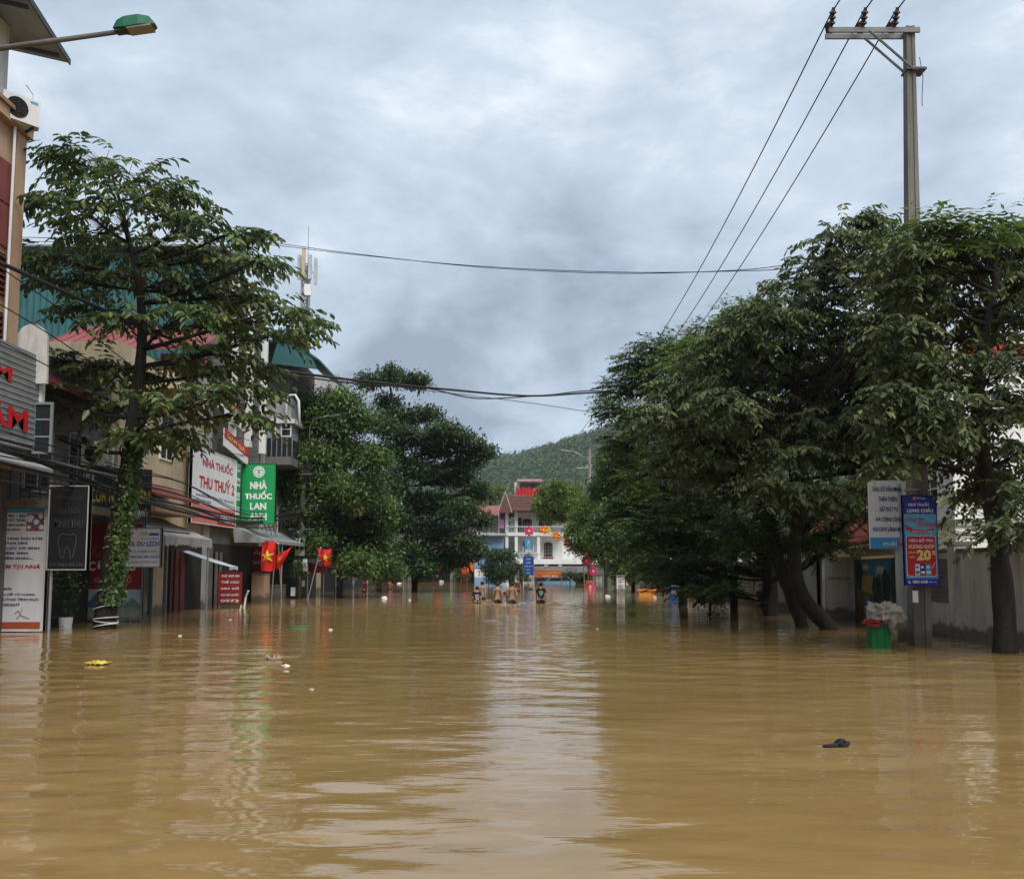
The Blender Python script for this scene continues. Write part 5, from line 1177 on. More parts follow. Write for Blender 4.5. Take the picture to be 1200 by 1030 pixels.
def painted_gate():
    t = thing('painted_gate', 'sheet gate painted with a landscape mural under a narrow tiled roof', 'gate', (WX,28,GZ))
    xg = WX-.05; y0, y1 = 24.9, 30.6; h = P(1000,650,27).z
    pA, pB = Vector((xg+.9, y1, 0)), Vector((xg-.1, y0, 0)); u = (pB-pA).normalized(); w = (pB-pA).length; n = u.cross(Z_)
    z0 = .0
    def pt(a, z, off=0): return pA + u*(a*w) + Vector((0,0,z)) + n*off
    M_m = [mat('mural_sky',(0.090,0.288,0.486),.7,.35,1.5), mat('mural_field',(0.594,0.432,0.180),.7,.3,2), mat('mural_tree',(0.032,0.072,0.045),.8,.4,4), mat('mural_water',(0.108,0.342,0.540),.7,.25,3), mat('mural_house',(0.540,0.270,0.090),.7,.3,3), mat('mural_cloud',(0.630,0.684,0.684),.7,.2,3), mat('mural_ground',(0.180,0.144,0.063),.8,.4,3)]
    leaves = []
    for i in range(2): leaves.append(MB().obox(pt(i*.5+.004, GZ+.05, -.05), u*(w*.492), Z_*(h-GZ-.15), n*.05).build('gate_leaf', M_m[0], t))
    def paint(pts, m, nm, off):
        for half in (0,1):
            # clip the outline to each leaf so paint sits on one leaf only
            lo, hi = half*.5+.006, half*.5+.494
            P2 = pts
            for sgn, lim in ((1, lo), (-1, hi)):
                out = []
                for a, b in zip(P2, P2[1:]+P2[:1]):
                    ia, ib = sgn*a[0] >= sgn*lim, sgn*b[0] >= sgn*lim
                    if ia: out.append(a)
                    if ia != ib: tt = (lim-a[0])/(b[0]-a[0]); out.append((lim, a[1]+(b[1]-a[1])*tt))
                P2 = out
                if not P2: break
            if len(P2) > 2: MB().poly([pt(a, z*h, off) for a, z in P2]).build(nm, m, leaves[half])
    bl = lambda cx, cy, rx, ry, k=14, ph=0: [(cx+rx*math.cos(2*math.pi*i/k)*(1+.12*math.sin(i*2.3+ph)), cy+ry*math.sin(2*math.pi*i/k)*(1+.12*math.sin(i*1.7+ph))) for i in range(k)]
    paint([(0,-.2),(1,-.2),(1,.36),(.6,.44),(.3,.5),(0,.45)], M_m[6], 'painted_ground', .004)
    paint([(.1,.44),(.5,.40),(.6,.66),(.3,.70),(.12,.66)], M_m[1], 'painted_field', .007)
    paint(bl(.62,.78,.1,.06), M_m[5], 'painted_cloud', .008); paint(bl(.25,.82,.09,.05,14,2), M_m[5], 'painted_cloud', .008)
    paint([(.22,-.1),(.16,.2),(.2,.36),(.30,.40),(.38,.3),(.40,.1),(.36,-.1)], M_m[3], 'painted_stream', .010)
    for c in ((.07,.7,.09,.26),(.52,.5,.11,.2),(.74,.55,.09,.24),(.93,.6,.09,.34)): paint(bl(*c, 14, c[0]*9), M_m[2], 'painted_tree', .012)
    for c in (.58,.72,.86): paint([(c-.06,0),(c+.06,0),(c+.07,.22),(c,.34),(c-.07,.22)], M_m[4], 'painted_house', .015)
    for a in (-.02, 1.0): MB().obox(pt(a, GZ, -.12), u*(w*.03), Z_*(h-GZ+.1), n*.2).build('gate_post', M_conc, t)
    MB().obox(pt(-.05,h-.02,-.25), u*(w*1.12), Z_*.28, n*.4).build('lintel', M_cream, t)
    rf = MB().obox(pt(-.1,h+.30,.45), u*(w*1.2), -n*1.1+Z_*1.0, Z_*.06).build('roof', M_redtile, t)
    for i in range(24): MB().obox(pt(-.1+1.2*i/24,h+.365,.45), u*.07, -n*1.1+Z_*1.0, Z_*.05).build('roof_tile_row', M_redtile, rf)
    MB().obox((11.28,30.72,GZ),(-.95,.55,0),(.05,.09,0),(0,0,2.7)).build('return_panel', M_white, t)
    lettering('NHÀ VĂN HOÁ', t, Vector((11.28,30.72,1.2)), Vector((-.866,.501,0)), Z_, Vector((-.501,-.866,0)), .25, 0, .95, .12, M_navy, .02, .01)
    # narrow white door panel left of the gate
    MB().obox((WX-.12,31.1,GZ),(.08,0,0),(0,.9,0),(0,0,2.6)).build('side_panel', M_white, t)
painted_gate()
def back_buildings():
    t = thing('gatehouse', 'tan house with hipped red tile roof behind the painted gate', 'building', (14,41,GZ))
    box('wall', M_cream, t, 12.2, 16.4, 38, 45, GZ, 2.4)
    x0,x1,y0,y1,z = 11.7,16.9,37.4,45.6,2.4
    r = MB(); a = [(x0,y0,z),(x1,y0,z),(x1,y1,z),(x0,y1,z)]; rd = [(13.6,41.5,4.3),(15.0,41.5,4.3)]
    r.quad(a[0],a[1],rd[1],rd[0]); r.quad(a[2],a[3],rd[0],rd[1]); r.poly([a[1],a[2],rd[1]]); r.poly([a[3],a[0],rd[0]]); r.quad(a[3],a[2],a[1],a[0])
    r.build('roof', M_redtile, t); window(t, (12.2,42,.4), -Y_, 1.3, 1.4, -X_, 2, 2)
    for i in range(20):
        f = i/20; MB().obox((x0+.1+f*(x1-x0-.2), y0+.05, z+.03), (.07,0,0), (0,(41.5-y0)*.98*min(1,min(f,1-f)*2.6+.02),1.86*min(1,min(f,1-f)*2.6+.02)), (0,0,.05)).build('roof_tile_row', M_redtile, t)
    t = thing('white_block', 'white multi-storey block glimpsed through the right-hand foliage', 'building', (22,40,GZ))
    box('wall', M_house, t, 17, 30, 36, 46, GZ, P(1150,390,36).z)
    for f in range(3):
        box('floor_band', M_grey, t, 16.9, 30.1, 35.9, 46.1, 3.2+f*3.0, 3.45+f*3.0)
        for i in range(4): window(t, (17.8+i*2.9, 36, 4.0+f*3.0-(0 if f else .1)), X_, 1.5, 1.5, -Y_, 2, 2, M_whitep)
        for i in range(3): window(t, (17, 44.5-i*2.9, 4.0+f*3.0), -Y_, 1.5, 1.5, -X_, 2, 2, M_whitep)
    box('red_signboard', M_red, t, 17.4, 20, 35.8, 35.9, P(1150,405,36).z-.5, P(1150,405,36).z)
back_buildings()

# ---------------------------------------------------------------- far end of the street
def white_house():
    D = 98.0; t = thing('balcony_house', 'white two-storey house with brown hipped roof and arched windows at the street end', 'building', (P(630,680,D).x,D,GZ))
    X = lambda px: P(px,640,D).x; Z = lambda py: P(620,py,D).z
    xl, xr, xm = X(593), X(672), X(606)
    box('wall', M_house, t, X(603), xr, D+1.2, D+10, GZ, Z(598))
    box('right_wing', M_house, t, xr, X(690), D+2.5, D+9, GZ, Z(606))
    box('balcony_slab', M_house, t, xl, X(660), D-.6, D+1.2, Z(628), Z(624))
    box('lower_slab', M_house, t, xl, X(700), D-.6, D+1.2, Z(661), Z(655))
    cn = MB().obox((X(626),D-2.2,Z(671)),(X(696)-X(626),0,0),(0,2.6,.9),(0,0,.1)).build('canopy', M_dkgrey, t)
    box('ground_floor_shade_panel', M_dark, t, X(605), X(695), D+1.1, D+1.19, GZ, Z(664))  # panel painted near-black for the shade under the slab
    for px in (594, 605, 631): 
        for za, zb in ((655,628),(624,599)):
            if px == 631 and za == 624: continue
            box('column', M_house, t, X(px)-.16, X(px)+.16, D-.5, D-.18, Z(za), Z(zb))
    for px in (594,606,622,640,656): box('ground_column', M_house, t, X(px)-.2, X(px)+.2, D-.5, D-.1, GZ, Z(661))
    for (za,zb,x0,x1) in ((624,617,594,659),(655,648,594,630)):
        n = int((X(x1)-X(x0))/.22)
        bars = MB()
        for i in range(n): bars.box(X(x0)+i*.22, X(x0)+i*.22+.06, D-.52, D-.46, Z(za), Z(zb)-.06)
        tag(bars.build('railing_bars', M_grey, t), kind='stuff'); box('handrail', M_house, t, X(x0)-.1, X(x1)+.1, D-.56, D-.42, Z(zb)-.06, Z(zb)+.03)
    M_brown = mat('shutter_brown',(.045,.02,.018),.6,.2,4)
    def arched(px, py0, py1, w):
        k = D/F; c = X(px); W2 = w*k/2; z0, z1 = Z(py1), Z(py0)-W2*.55
        def out(g, zb): return [(c-W2-g,zb-g),(c+W2+g,zb-g)] + [(c+(W2+g)*math.cos(a), z1+(W2+g)*.55*math.sin(a)) for a in np.linspace(0,math.pi,10)]
        f = MB().prism([Vector((x,D+1.13,z)) for x,z in out(.14,z0)], (0,.06,0)).build('window', M_whitep, t, recalc=True)
        MB().prism([Vector((x,D+1.08,z)) for x,z in out(0,z0)], (0,.04,0)).build('shutter', M_brown, f, recalc=True)
        for i in range(3): MB().box(c-W2+W2*2*(i+.5)/3-.02, c-W2+W2*2*(i+.5)/3+.02, D+1.03, D+1.07, z0+.05, z1).build('glazing_bar', M_grey, f)
        for i in range(3): MB().box(c-W2+.03, c+W2-.03, D+1.0, D+1.025, z0+(z1-z0)*(i+1)/4, z0+(z1-z0)*(i+1)/4+.05).build('glazing_bar', M_grey, f)
    arched(618,607,624,11); arched(643,605,622,9); arched(618,634,654,10); arched(643,635,652,10)
    box('sill_brick', M_redtile, t, X(637.5), X(649), D+1.02, D+1.2, Z(655.5), Z(653))
    for px in (606, 632): box('balcony_door', M_brown, t, X(px), X(px)+.5, D+1.1, D+1.19, Z(624 if px==606 else 622), Z(606))
    box('lower_door', M_dark, t, X(602), X(607), D+1.1, D+1.19, Z(654), Z(634))
    for i in range(4): MB().obox((X(660)+i*1.0,D+1.0,Z(622)-i*.5),(1,0,0),(0,.15,0),(0,0,.25)).build('stair_edge', M_house, t)
    x0, x1, y0, y1, z = X(585), X(684), D-1.6, D+11, Z(599.5); zr = Z(580)+.35
    r = MB(); A = [(x0,y0,z),(x1,y0,z),(x1,y1,z),(x0,y1,z)]; rd = [(X(592),D+4.5,zr),(X(668),D+4.5,zr)]
    r.quad(A[0],A[1],rd[1],rd[0]); r.quad(A[2],A[3],rd[0],rd[1]); r.poly([A[1],A[2],rd[1]]); r.poly([A[3],A[0],rd[0]]); r.quad(A[3],A[2],A[1],A[0]); rf = r.build('roof', M_browntile, t)
    g0, g1 = Vector((X(584),D-1.8,z-.2)), Vector((X(592),D-1.7,zr-.15)); 
    for a, b in ((g0,g1),(g1,Vector((X(600),D-1.8,z-.2)))): MB().tube([a,b], .05, 6).build('barge_board', M_grey, rf)
    MB().prism([g0,g1,Vector((X(600),D-1.8,z-.2))],(0,.1,0)).build('gable', M_browntile, rf, recalc=True)
    for i in range(9): MB().obox((x0+.3,y0+.1+i*.65,z+.09+i*(zr-z)/9.4),(x1-x0-1-i*.25,0,0),(0,.08,0),(0,0,.06)).build('tile_course', M_browntile, rf)
    # scaffold of hanging laundry at the left of the balcony
    MB().obox((X(584),D-.4,Z(619)),(.6,0,0),(0,.1,0),(0,0,.9)).build('pink_laundry', mat('laundry_pink',(.55,.28,.45),.9,.2,4), t)
    box('side_balcony', M_house, t, X(583), xl, D-.2, D+3, Z(628), Z(625))
    box('side_balcony_post', M_house, t, X(584), X(585), D-.15, D+.05, Z(660), Z(600))
white_house()
def red_sign_house():
    D = 112; X = lambda px: P(px,600,D).x; Z = lambda py: P(620,py,D).z
    t = thing('rooftop_house', 'small rooftop room with pink roof and red letter sign above the brown roof', 'building', (X(618),D,GZ))
    box('wall', M_house, t, X(603), X(634), D, D+5, GZ, Z(565)); box('dark_wall_band', M_dkgrey, t, X(609), X(634), D-.1, D, Z(573), Z(566))  # second box is a darker grey band below the roof
    MB().obox((X(606),D-.8,Z(565)),(X(636)-X(606),0,0),(0,3,.45),(0,0,.12)).build('roof', mat('roof_dusty_pink',(.36,.17,.17),.7), t)
    lt = MB()
    for i, (w, hh) in enumerate(((.3,1),(.3,.8),(.3,1),(.3,.9),(.3,1),(.3,.7),(.3,1),(.3,.9))):
        b = MB().obox((X(604)+i*.38, D-.5, Z(582)),(w,0,0),(0,.1,0),(0,0,(Z(571)-Z(582))*hh)).build('red_letter', M_rednew, t)
    box('sign_rail', M_dkred, t, X(604), X(634), D-.39, D-.33, Z(582), Z(573))
    D2 = 104; t = thing('red_roofed_shed', 'white shed with low red roof left of the white house', 'building', (P(575,600,D2).x,D2,GZ))
    a, b = P(556,598,D2), P(597,598,D2); box('wall', M_grey, t, a.x, b.x, D2+1, D2+7, GZ, P(570,604,D2).z)
    MB().obox((a.x-.3,D2-.5,P(570,605,D2).z),(b.x-a.x,0,0),(0,4,1.3),(0,0,.12)).build('roof', M_redsheet, t); box('white_tank', M_whitep, t, P(570,594,D2).x, P(583,594,D2).x, D2+3, D2+4, P(570,600,D2).z+.6, P(570,592,D2).z)
    D3 = 95; t = thing('blue_shopfront', 'shopfront with pale blue tarpaulin wall behind the dark bush', 'building', (P(572,660,D3).x,D3,GZ))
    a, b = P(556,660,D3), P(590,660,D3); box('wall', mat('tarp_blue',(.20,.34,.55),.7,.15,1), t, a.x, b.x, D3, D3+5, GZ, P(570,628,D3).z)
    for i in range(4): window(t, (a.x+.3+i*.7,D3,P(570,656,D3).z), X_, .55, 1.2, -Y_, 1, 2, M_skyblue)
    MB().obox((a.x-.2,D3-.8,P(570,628,D3).z),(b.x-a.x+.4,0,0),(0,5,.4),(0,0,.1)).build('roof', M_sheet, t)
red_sign_house()
# blue sign column and gas logo sign, banners
D = 92; a, b = P(613,674,D), P(625.5,674,D)
s = Sign('sign_column', 'tall blue sign column with white lettering before the white house', a, b, P(613,652,D).z-a.z, M_blue, None, .25, base=(a.x+.5,D,GZ))
for i, tx in enumerate(('ATM','24h','NGÂN HÀNG','VÀ','GD')): s.text(tx, .12 if len(tx) > 3 else .3, .82-.185*i, .88 if len(tx) > 3 else .7, .90-.185*i, M_signwhite, .02)
for q in (.02,.98): s.post(Vector((s.p(q,0).x, D+.1, GZ)), s.p(q,1,-.3)+Vector((0,0,1.0)), .06, M_whitep)
a, b = P(615,647,D), P(624,647,D)
s = Sign('gas_sign', 'small light blue sign with a flame emblem above the sign column', a, b, P(615,631,D).z-a.z, M_skyblue, None, .2)
s.rect(0,0,1,.18, M_signwhite); s.shape([(.5,.92),(.64,.68),(.66,.5),(.5,.38),(.34,.5),(.36,.68)], M_signwhite, 'flame_emblem'); s.shape([(.5,.75),(.58,.6),(.58,.5),(.5,.44),(.42,.5),(.42,.6)], M_greensign, 'flame_emblem', .012); s.text('GAS', .25,.22,.75,.33, M_signwhite, .03)
s.post(s.p(.5,0,-.1), Vector((s.p(.5,0).x, D+.1, GZ)), .07)
for (x0,y0,x1,y1,D,m,m2,tx,lab) in [(626,668,658,677,93,mat('banner_orange',(.62,.13,.04),.6),M_yellow,'CHÀO MỪNG LỄ HỘI','orange banner with yellow lettering beside the blue sign column'),
                            (556,667,570,676,88,M_signwhite,M_red,'TẠP HOÁ','small white signboard with red letters left of the dark bush')]:
    a, b = P(x0,y1,D), P(x1,y1,D); s = Sign('street_banner', lab, a, b, P(x0,y0,D).z-a.z, m, None, .05, base=((a.x+b.x)/2,D,GZ), cat='banner')
    s.text(tx, .18,.5,.95,.85, m2, .02); s.text(tx[::-1].strip() if False else 'NĂM 2024' if D == 93 else 'MỸ DUNG', .3,.12,.9,.42, M_signwhite if D == 93 else M_navy, .02)
    if D == 93: s.rect(.01,.08,.12,.92, M_pink, 'emblem_field')
    for q in (.0,1.0): s.post(Vector((s.p(q,0).x, D+.06, GZ)), s.p(q,1,-.06), .05)
# flower arch
def flower_arch():
    D = 76; t = thing('flower_arch', 'festive street arch of yellow bars with pink and orange flowers', 'arch', (P(690,690,D).x,D,GZ))
    M_bar = mat('arch_yellow',(.35,.28,.07),.5,.1,4); M_fp = mat('flower_pink',(.62,.05,.22),.6,.1,5); M_fo = mat('flower_orange',(.75,.20,.03),.6,.1,5); M_fy = mat('flower_yellow',(.75,.60,.05),.6,.1,5)
    for px0, px1 in ((686,683),(690,688),(695,697),(692,692)): b = P(px0,690,D); MB().tube([(b.x,D,GZ), P(px1,655,D)], .035, 6).build('leg_bar', M_bar, t)
    for py in (662,672,681): MB().tube([P(684,py,D),P(697,py,D)], .04, 6).build('cross_bar', M_bar, t)
    for off in (0, 3.2):
        MB().tube([P(697,655+off,D),P(690,645+off,D),P(676,638+off,D),P(664,632+off,D),P(648,624+off,D),P(634,620+off*.6,D),P(620,619+off*.3,D)], .03, 6).build('arch_bar', M_bar, t, True)
    def flower(px, py, r, m, n=8, cen=None):
        c = P(px,py,D-.25); fl = None
        for i in range(n):
            a = 2*math.pi*i/n; d = Vector((math.cos(a),0,math.sin(a))); k = Vector((-d.z,0,d.x)); w = r*.42
            mb = MB().poly([c+d*r*.1-k*w*.3, c+d*r*.6-k*w-Vector((0,.10,0)), c+d*r-k*w*.45, c+d*r+k*w*.45, c+d*r*.6+k*w-Vector((0,.10,0)), c+d*r*.1+k*w*.3])
            o = mb.build('flower' if fl is None else 'petal', m, t if fl is None else fl); fl = fl or o
        MB().tube([c-Vector((0,.12,0)), c+Vector((0,.12,0))], r*.25, 8).build('flower_centre', cen or M_fy, fl)
    for px, py in ((687,657),(695,669),(691.5,687)): flower(px,py,.40,M_fp)
    flower(620,622,.40,M_fp); flower(637,621,.36,M_fo,5); flower(652,628,.36,M_fo,5); flower(665,636,.36,M_fo,5); flower(663,629,.28,M_fy,5,M_fo); flower(643,621,.22,M_fy,5,M_fo); flower(685,648,.28,M_fy,5,M_fo)
flower_arch()
# orange lanterns / flags at the far left, planter boat on the right
for px, py, D, lab in ((545,669,84,'orange banner cloth hanging beside the far left pavement'),(552,664,82,'pointed orange pennant on a dark post by the flower arch'),(513,665,80,'round orange lantern hanging under the almond tree')):
    c = P(px,py,D); t = thing('pennant', lab, 'pennant', (c.x,D,GZ)); r = .33
    MB().tube([(c.x-.36,D+.05,GZ),(c.x-.36,D+.05,c.z+.5)], .04, 6).build('pole', M_dkred, t)
    if px == 552: MB().prism([c+Vector((-.35,0,.45)),c+Vector((.35,0,.4)),c+Vector((.15,0,-.5))],(0,.03,0)).build('cloth', mat('pennant_orange',(.70,.12,.03),.7), t, recalc=True)
    else: MB().tube([c+Vector((0,0,-.38)),c+Vector((0,0,-.25)),c,c+Vector((0,0,.25)),c+Vector((0,0,.38))], [.12,.28,.36,.28,.1], 12).build('lantern', mat('pennant_orange',(.70,.12,.03),.7), t, True)
    MB().tube([(c.x-.36,D+.05,c.z+.42),(c.x,D+.02,c.z+.42)], .02, 5).build('hanger', M_dksteel, t)
def planter(label, px, py, w):
    c = PW(px, py); t = thing('planter', label, 'planter', (c.x,c.y,GZ)); r0, r1 = w*.8, w
    mb = MB(); pts = [[(c.x-r,c.y-.5,z),(c.x+r,c.y-.5,z),(c.x+r,c.y+.5,z),(c.x-r,c.y+.5,z)] for r,z in ((r0,GZ),(r1,.32),(r1-.08,.32),(r1-.1,.2))]
    mb.v = [p for q in pts for p in q]; 
    for i in range(3):
        for j in range(4): mb.f.append((i*4+j,i*4+(j+1)%4,(i+1)*4+(j+1)%4,(i+1)*4+j))
    mb.build('tub', mat('planter_orange',(.60,.22,.03),.6,.15,3), t, recalc=True); box('soil', M_ground, t, c.x-r1+.12, c.x+r1-.12, c.y-.42, c.y+.42, GZ, .18)
    box('rim', mat('planter_orange',(.60,.22,.03),.6), t, c.x-r1-.05, c.x+r1+.05, c.y-.56, c.y-.505, .24, .36)
planter('orange trough planter under the tree beside the flower arch', 757, 697, .5)
# market stalls and white gear on the right pavement beyond the trees
for i, (px, py, w, h, D, m, lab) in enumerate([(702,684,6,16,70,M_white,'white gatepost far along the right pavement'), (727,690,9,20,58,M_white,'broad pale pier beside the orange planter'), (789,700,8,24,46,M_blue,'blue painted pier by the broad dark tree')]):
    b = P(px,py,D); k = D/F; t = thing('gate_pier', lab, 'pier', (b.x,D,GZ)); box('shaft', m, t, b.x-w*k/2, b.x+w*k/2, D-.2, D+.2, GZ, h*k); box('cap', M_conc, t, b.x-w*k/2-.05, b.x+w*k/2+.05, D-.25, D+.25, h*k, h*k+.1)
    for j in range(2): box('recessed_band', M_grey, t, b.x-w*k*.35, b.x+w*k*.35, D-.215, D-.2, .25+j*.45, .55+j*.45)
# parked vans half under water at the far end
def car(label, px, D, m, s=1.0):
    c = P(px,683,D); t = thing('parked_car', label, 'car', (c.x,D,GZ)); w, L = 1.7*s, 3.8
    prof = [(-L/2,.0),(-L/2,.55),(-L/2+.9,.62),(-L/2+1.3,1.15),(L/2-.8,1.18),(L/2-.2,.65),(L/2,.55),(L/2,0)]
    y0 = D-w/2; sh = .02-.0
    body = MB().prism([Vector((c.x+x, y0, GZ+.35+z)) for x,z in prof], (0,w,0)).build('body', m, t, recalc=True)
    MB().poly([Vector((c.x+x, y0-.01, GZ+.35+z)) for x,z in ((-L/2+1.0,.66),(-L/2+1.38,1.08),(L/2-.86,1.1),(L/2-.4,.68))]).build('side_window', M_glass, body)
    for dx in (-1.2,1.2):
        for yy in (y0-.02, y0+w-.18): MB().tube([(c.x+dx,yy,GZ+.32),(c.x+dx,yy+.2,GZ+.32)], .32, 16).build('wheel', M_dksteel, t)
car('pale blue car standing in the flood behind the orange banner', 652, 96, mat('car_blue',(.16,.28,.42),.3,.05))
car('white car standing in the flood near the blue sign column', 634, 99, M_whitep)

# ---------------------------------------------------------------- people
def skin_mesh(name, verts, edges, m, parent, sub=2):
    """verts: {key: (x,y,z,rx,ry)} in world space, grown with a skin surface"""
    keys = list(verts); idx = {k:i for i,k in enumerate(keys)}; o0 = WO[parent.name]
    me = bpy.data.meshes.new(name); me.from_pydata([Vector(verts[k][:3])-o0 for k in keys], [(idx[a],idx[b]) for a,b in edges], [])
    ob = bpy.data.objects.new('tmp', me); COL.objects.link(ob)
    md = ob.modifiers.new('skin','SKIN'); md.use_smooth_shade = True
    for i,k in enumerate(keys):
        sv = me.skin_vertices[0].data[i]; sv.radius = (verts[k][3], verts[k][4]); sv.use_root = (i == 0)
    sd = ob.modifiers.new('sub','SUBSURF'); sd.levels = sub; sd.render_levels = sub
    bpy.context.view_layer.update()
    m2 = bpy.data.meshes.new_from_object(ob.evaluated_get(bpy.context.evaluated_depsgraph_get()))
    bpy.data.objects.remove(ob); m2.materials.clear()
    return link_mesh(name, m2, m, parent, o0, True)
def person(label, px, py, H=1.66, heading=0.0, top=None, bottom=None, lean=0.0, cape=None, arms=.0, hair=None, printm=None, skin=None, stride=.18, cap=None):
    """wading figure seen from behind (heading 0 = walking away); feet on the flooded road"""
    w = PW(px, py); t = thing('person', label, 'person', (w.x, w.y, GZ), 'people wading down the flooded street')
    s = H/1.66; ch, sh = math.cos(heading), math.sin(heading)
    def q(x, y, z, rx, ry=None):
        y2 = y + lean*max(0, z-.9)
        return (w.x + (x*ch - y2*sh)*s, w.y + (x*sh + y2*ch)*s, GZ + z*s, rx*s, (ry or rx)*s)
    V = {'pel': q(0,0,.90,.125,.10), 'wst': q(0,.01,1.06,.105,.085), 'chs': q(0,.0,1.24,.13,.10), 'sho': q(0,-.01,1.36,.11,.08), 'nck': q(0,.01,1.43,.055), 'hd0': q(0,.03,1.50,.070,.085), 'hd1': q(0,.03,1.57,.078,.095), 'hd2': q(0,.025,1.63,.055,.065)}
    E = [('pel','wst'),('wst','chs'),('chs','sho'),('sho','nck'),('nck','hd0'),('hd0','hd1'),('hd1','hd2')]
    for sd_, n in ((-1,'l'),(1,'r')):
        st = stride*sd_
        V.update({n+'hip': q(.085*sd_,st*.15,.84,.092,.095), n+'kne': q(.095*sd_,st*.8+.03,.47,.062), n+'ank': q(.10*sd_,st-.02,.08,.042), n+'toe': q(.115*sd_,st+.13,.03,.04,.025)})
        V.update({n+'sh': q(.155*sd_,-.01,1.345,.055), n+'elb': q((.195+arms)*sd_,-.03-st*.35,1.09,.040), n+'wri': q((.195+arms*1.3)*sd_,.08-st*.7,.87,.030), n+'hnd': q((.195+arms*1.35)*sd_,.11-st*.8,.78,.036,.02)})
        E += [('pel',n+'hip'),(n+'hip',n+'kne'),(n+'kne',n+'ank'),(n+'ank',n+'toe'),('sho',n+'sh'),(n+'sh',n+'elb'),(n+'elb',n+'wri'),(n+'wri',n+'hnd')]
        for f in range(4): V[n+'f%d'%f] = q((.195+arms*1.4)*sd_+(f-1.5)*.012*sd_, .12-st*.8+(f-1.5)*.018, .71+.006*abs(f-1.3), .009); E.append((n+'hnd', n+'f%d'%f))
        V[n+'th'] = q((.175+arms*1.3)*sd_, .15-st*.8, .76, .010); E.append((n+'hnd', n+'th'))
    V['nose'] = q(0,.125,1.545,.014); E.append(('hd0','nose'))
    for sd_, n in ((-1,'le'),(1,'re')): V[n] = q(.085*sd_,.02,1.55,.018,.025); E.append(('hd0',n))
    body = skin_mesh('body', V, E, skin or M_skin, t)
    g = .022
    if top:
        T = {k:(*V[k][:3], V[k][3]+g*s, V[k][4]+g*s) for k in ('chs','wst','sho')}
        T['chs'] = (*V['chs'][:3], V['chs'][3]+.03*s, V['chs'][4]+.035*s); a = V['pel']; T['hem'] = (a[0],a[1],a[2]-.02*s,(.150)*s,(.125)*s)
        te = [('chs','wst'),('wst','hem'),('chs','sho')]
        a = V['nck']; T['col'] = (a[0],a[1],a[2]-.01*s,.075*s,.07*s); te.append(('sho','col'))
        for n in 'lr':
            a, b = V[n+'sh'], V[n+'elb']; mid = [a[i]*.35+b[i]*.65 for i in range(3)]
            T[n+'s'] = (*a[:3], .072*s, .072*s); T[n+'m'] = (*mid, .066*s, .066*s); te += [('sho',n+'s'),(n+'s',n+'m')]
        shirt = skin_mesh('shirt', T, te, top, t)
        if printm:
            back = Vector(q(0,-.175,1.0,0)[:3]); u = Vector((ch,sh,0)); 
            if printm == 'text': lettering('DRY', shirt, back, u, Z_, Vector((sh,-ch,0)), -.09*s, .20*s, .10*s, .27*s, M_signwhite, .03, .02); lettering('TEAM', shirt, back, u, Z_, Vector((sh,-ch,0)), -.09*s, .10*s, .10*s, .16*s, M_signwhite, .03, .02); lettering('24', shirt, back, u, Z_, Vector((sh,-ch,0)), -.06*s, .02*s, .08*s, .08*s, M_signwhite, .03, .02)
            else: MB().poly([back+u*x*s+Z_*z*s+Vector((sh,-ch,0))*.02 for x,z in ((-.09,.28),(0,.31),(.09,.28),(.10,.20),(.03,.08),(.0,.05),(-.03,.08),(-.10,.20))]).build('back_print', mat('print_mint',(.20,.32,.28),.7,.3,20), shirt)
    B = {k:(*V[k][:3], V[k][3]+g*s, V[k][4]+g*s) for k in ('pel','lhip','rhip')}; a = V['pel']; w2 = V['wst']
    B['band'] = (*[a[i]*.55+w2[i]*.45 for i in range(3)], .15*s, .115*s); be = [('pel','band'),('pel','lhip'),('pel','rhip')]
    for n in 'lr':
        a, b = V[n+'hip'], V[n+'kne']; B[n+'th'] = (*[a[i]*.3+b[i]*.7 for i in range(3)], .098*s, .098*s); be.append((n+'hip',n+'th'))
    skin_mesh('shorts', B, be, bottom or M_blackcloth, t)
    hb = bmesh.new(); bmesh.ops.create_uvsphere(hb, u_segments=20, v_segments=14, radius=1); hc = Vector(q(0,.015,1.575,0)[:3]); rg = random.Random(int(px))
    for v in list(hb.verts):
        if v.co.z < -.55 or (v.co.y > .35 and v.co.z < .25): hb.verts.remove(v)
    for v in hb.verts:
        p = v.co; r = 1+rg.uniform(-.05,.05); x, y, z = p.x*.095*r, p.y*.112*r, p.z*.105*r
        v.co = Vector(((x*ch-y*sh)*s, (x*sh+y*ch)*s, z*s)) + hc - WO[t.name]
    hm = bpy.data.meshes.new('hair'); hb.to_mesh(hm); hb.free(); link_mesh('hair', hm, hair or M_hair, t, WO[t.name], True)
    if cape:
        C = {'a': (*V['sho'][:3], .165*s, .125*s), 'b': (*[V['chs'][i]*.6+V['sho'][i]*.4 for i in range(3)], .185*s, .15*s), 'l': (*V['lsh'][:3], .095*s,.095*s), 'r': (*V['rsh'][:3], .095*s,.095*s)}
        skin_mesh('shoulder_cloth', C, [('a','b'),('a','l'),('a','r')], cape, t)
    return t
person('wading boy in black T-shirt with white print on its back', 559, 707.5, 1.52, .05, M_blackcloth, M_blackcloth, .06, printm='text')
person('shirtless person wading just ahead of the boy in the printed black T-shirt', 565, 703.0, 1.66, -.1, None, M_navycloth, .1)
person('wading man with a pale khaki cloth over bare shoulders and dark shorts', 583, 706.5, 1.68, .1, None, M_blackcloth, .05, cape=M_khaki, arms=.02)
person('shirtless wading man in navy shorts', 600, 707.2, 1.70, -.05, None, M_navycloth, .04, arms=.03)
person('wading man in black T-shirt with a pale green emblem on its back', 634, 706.8, 1.68, .0, M_blackcloth, M_blackcloth, .03, printm='emblem')
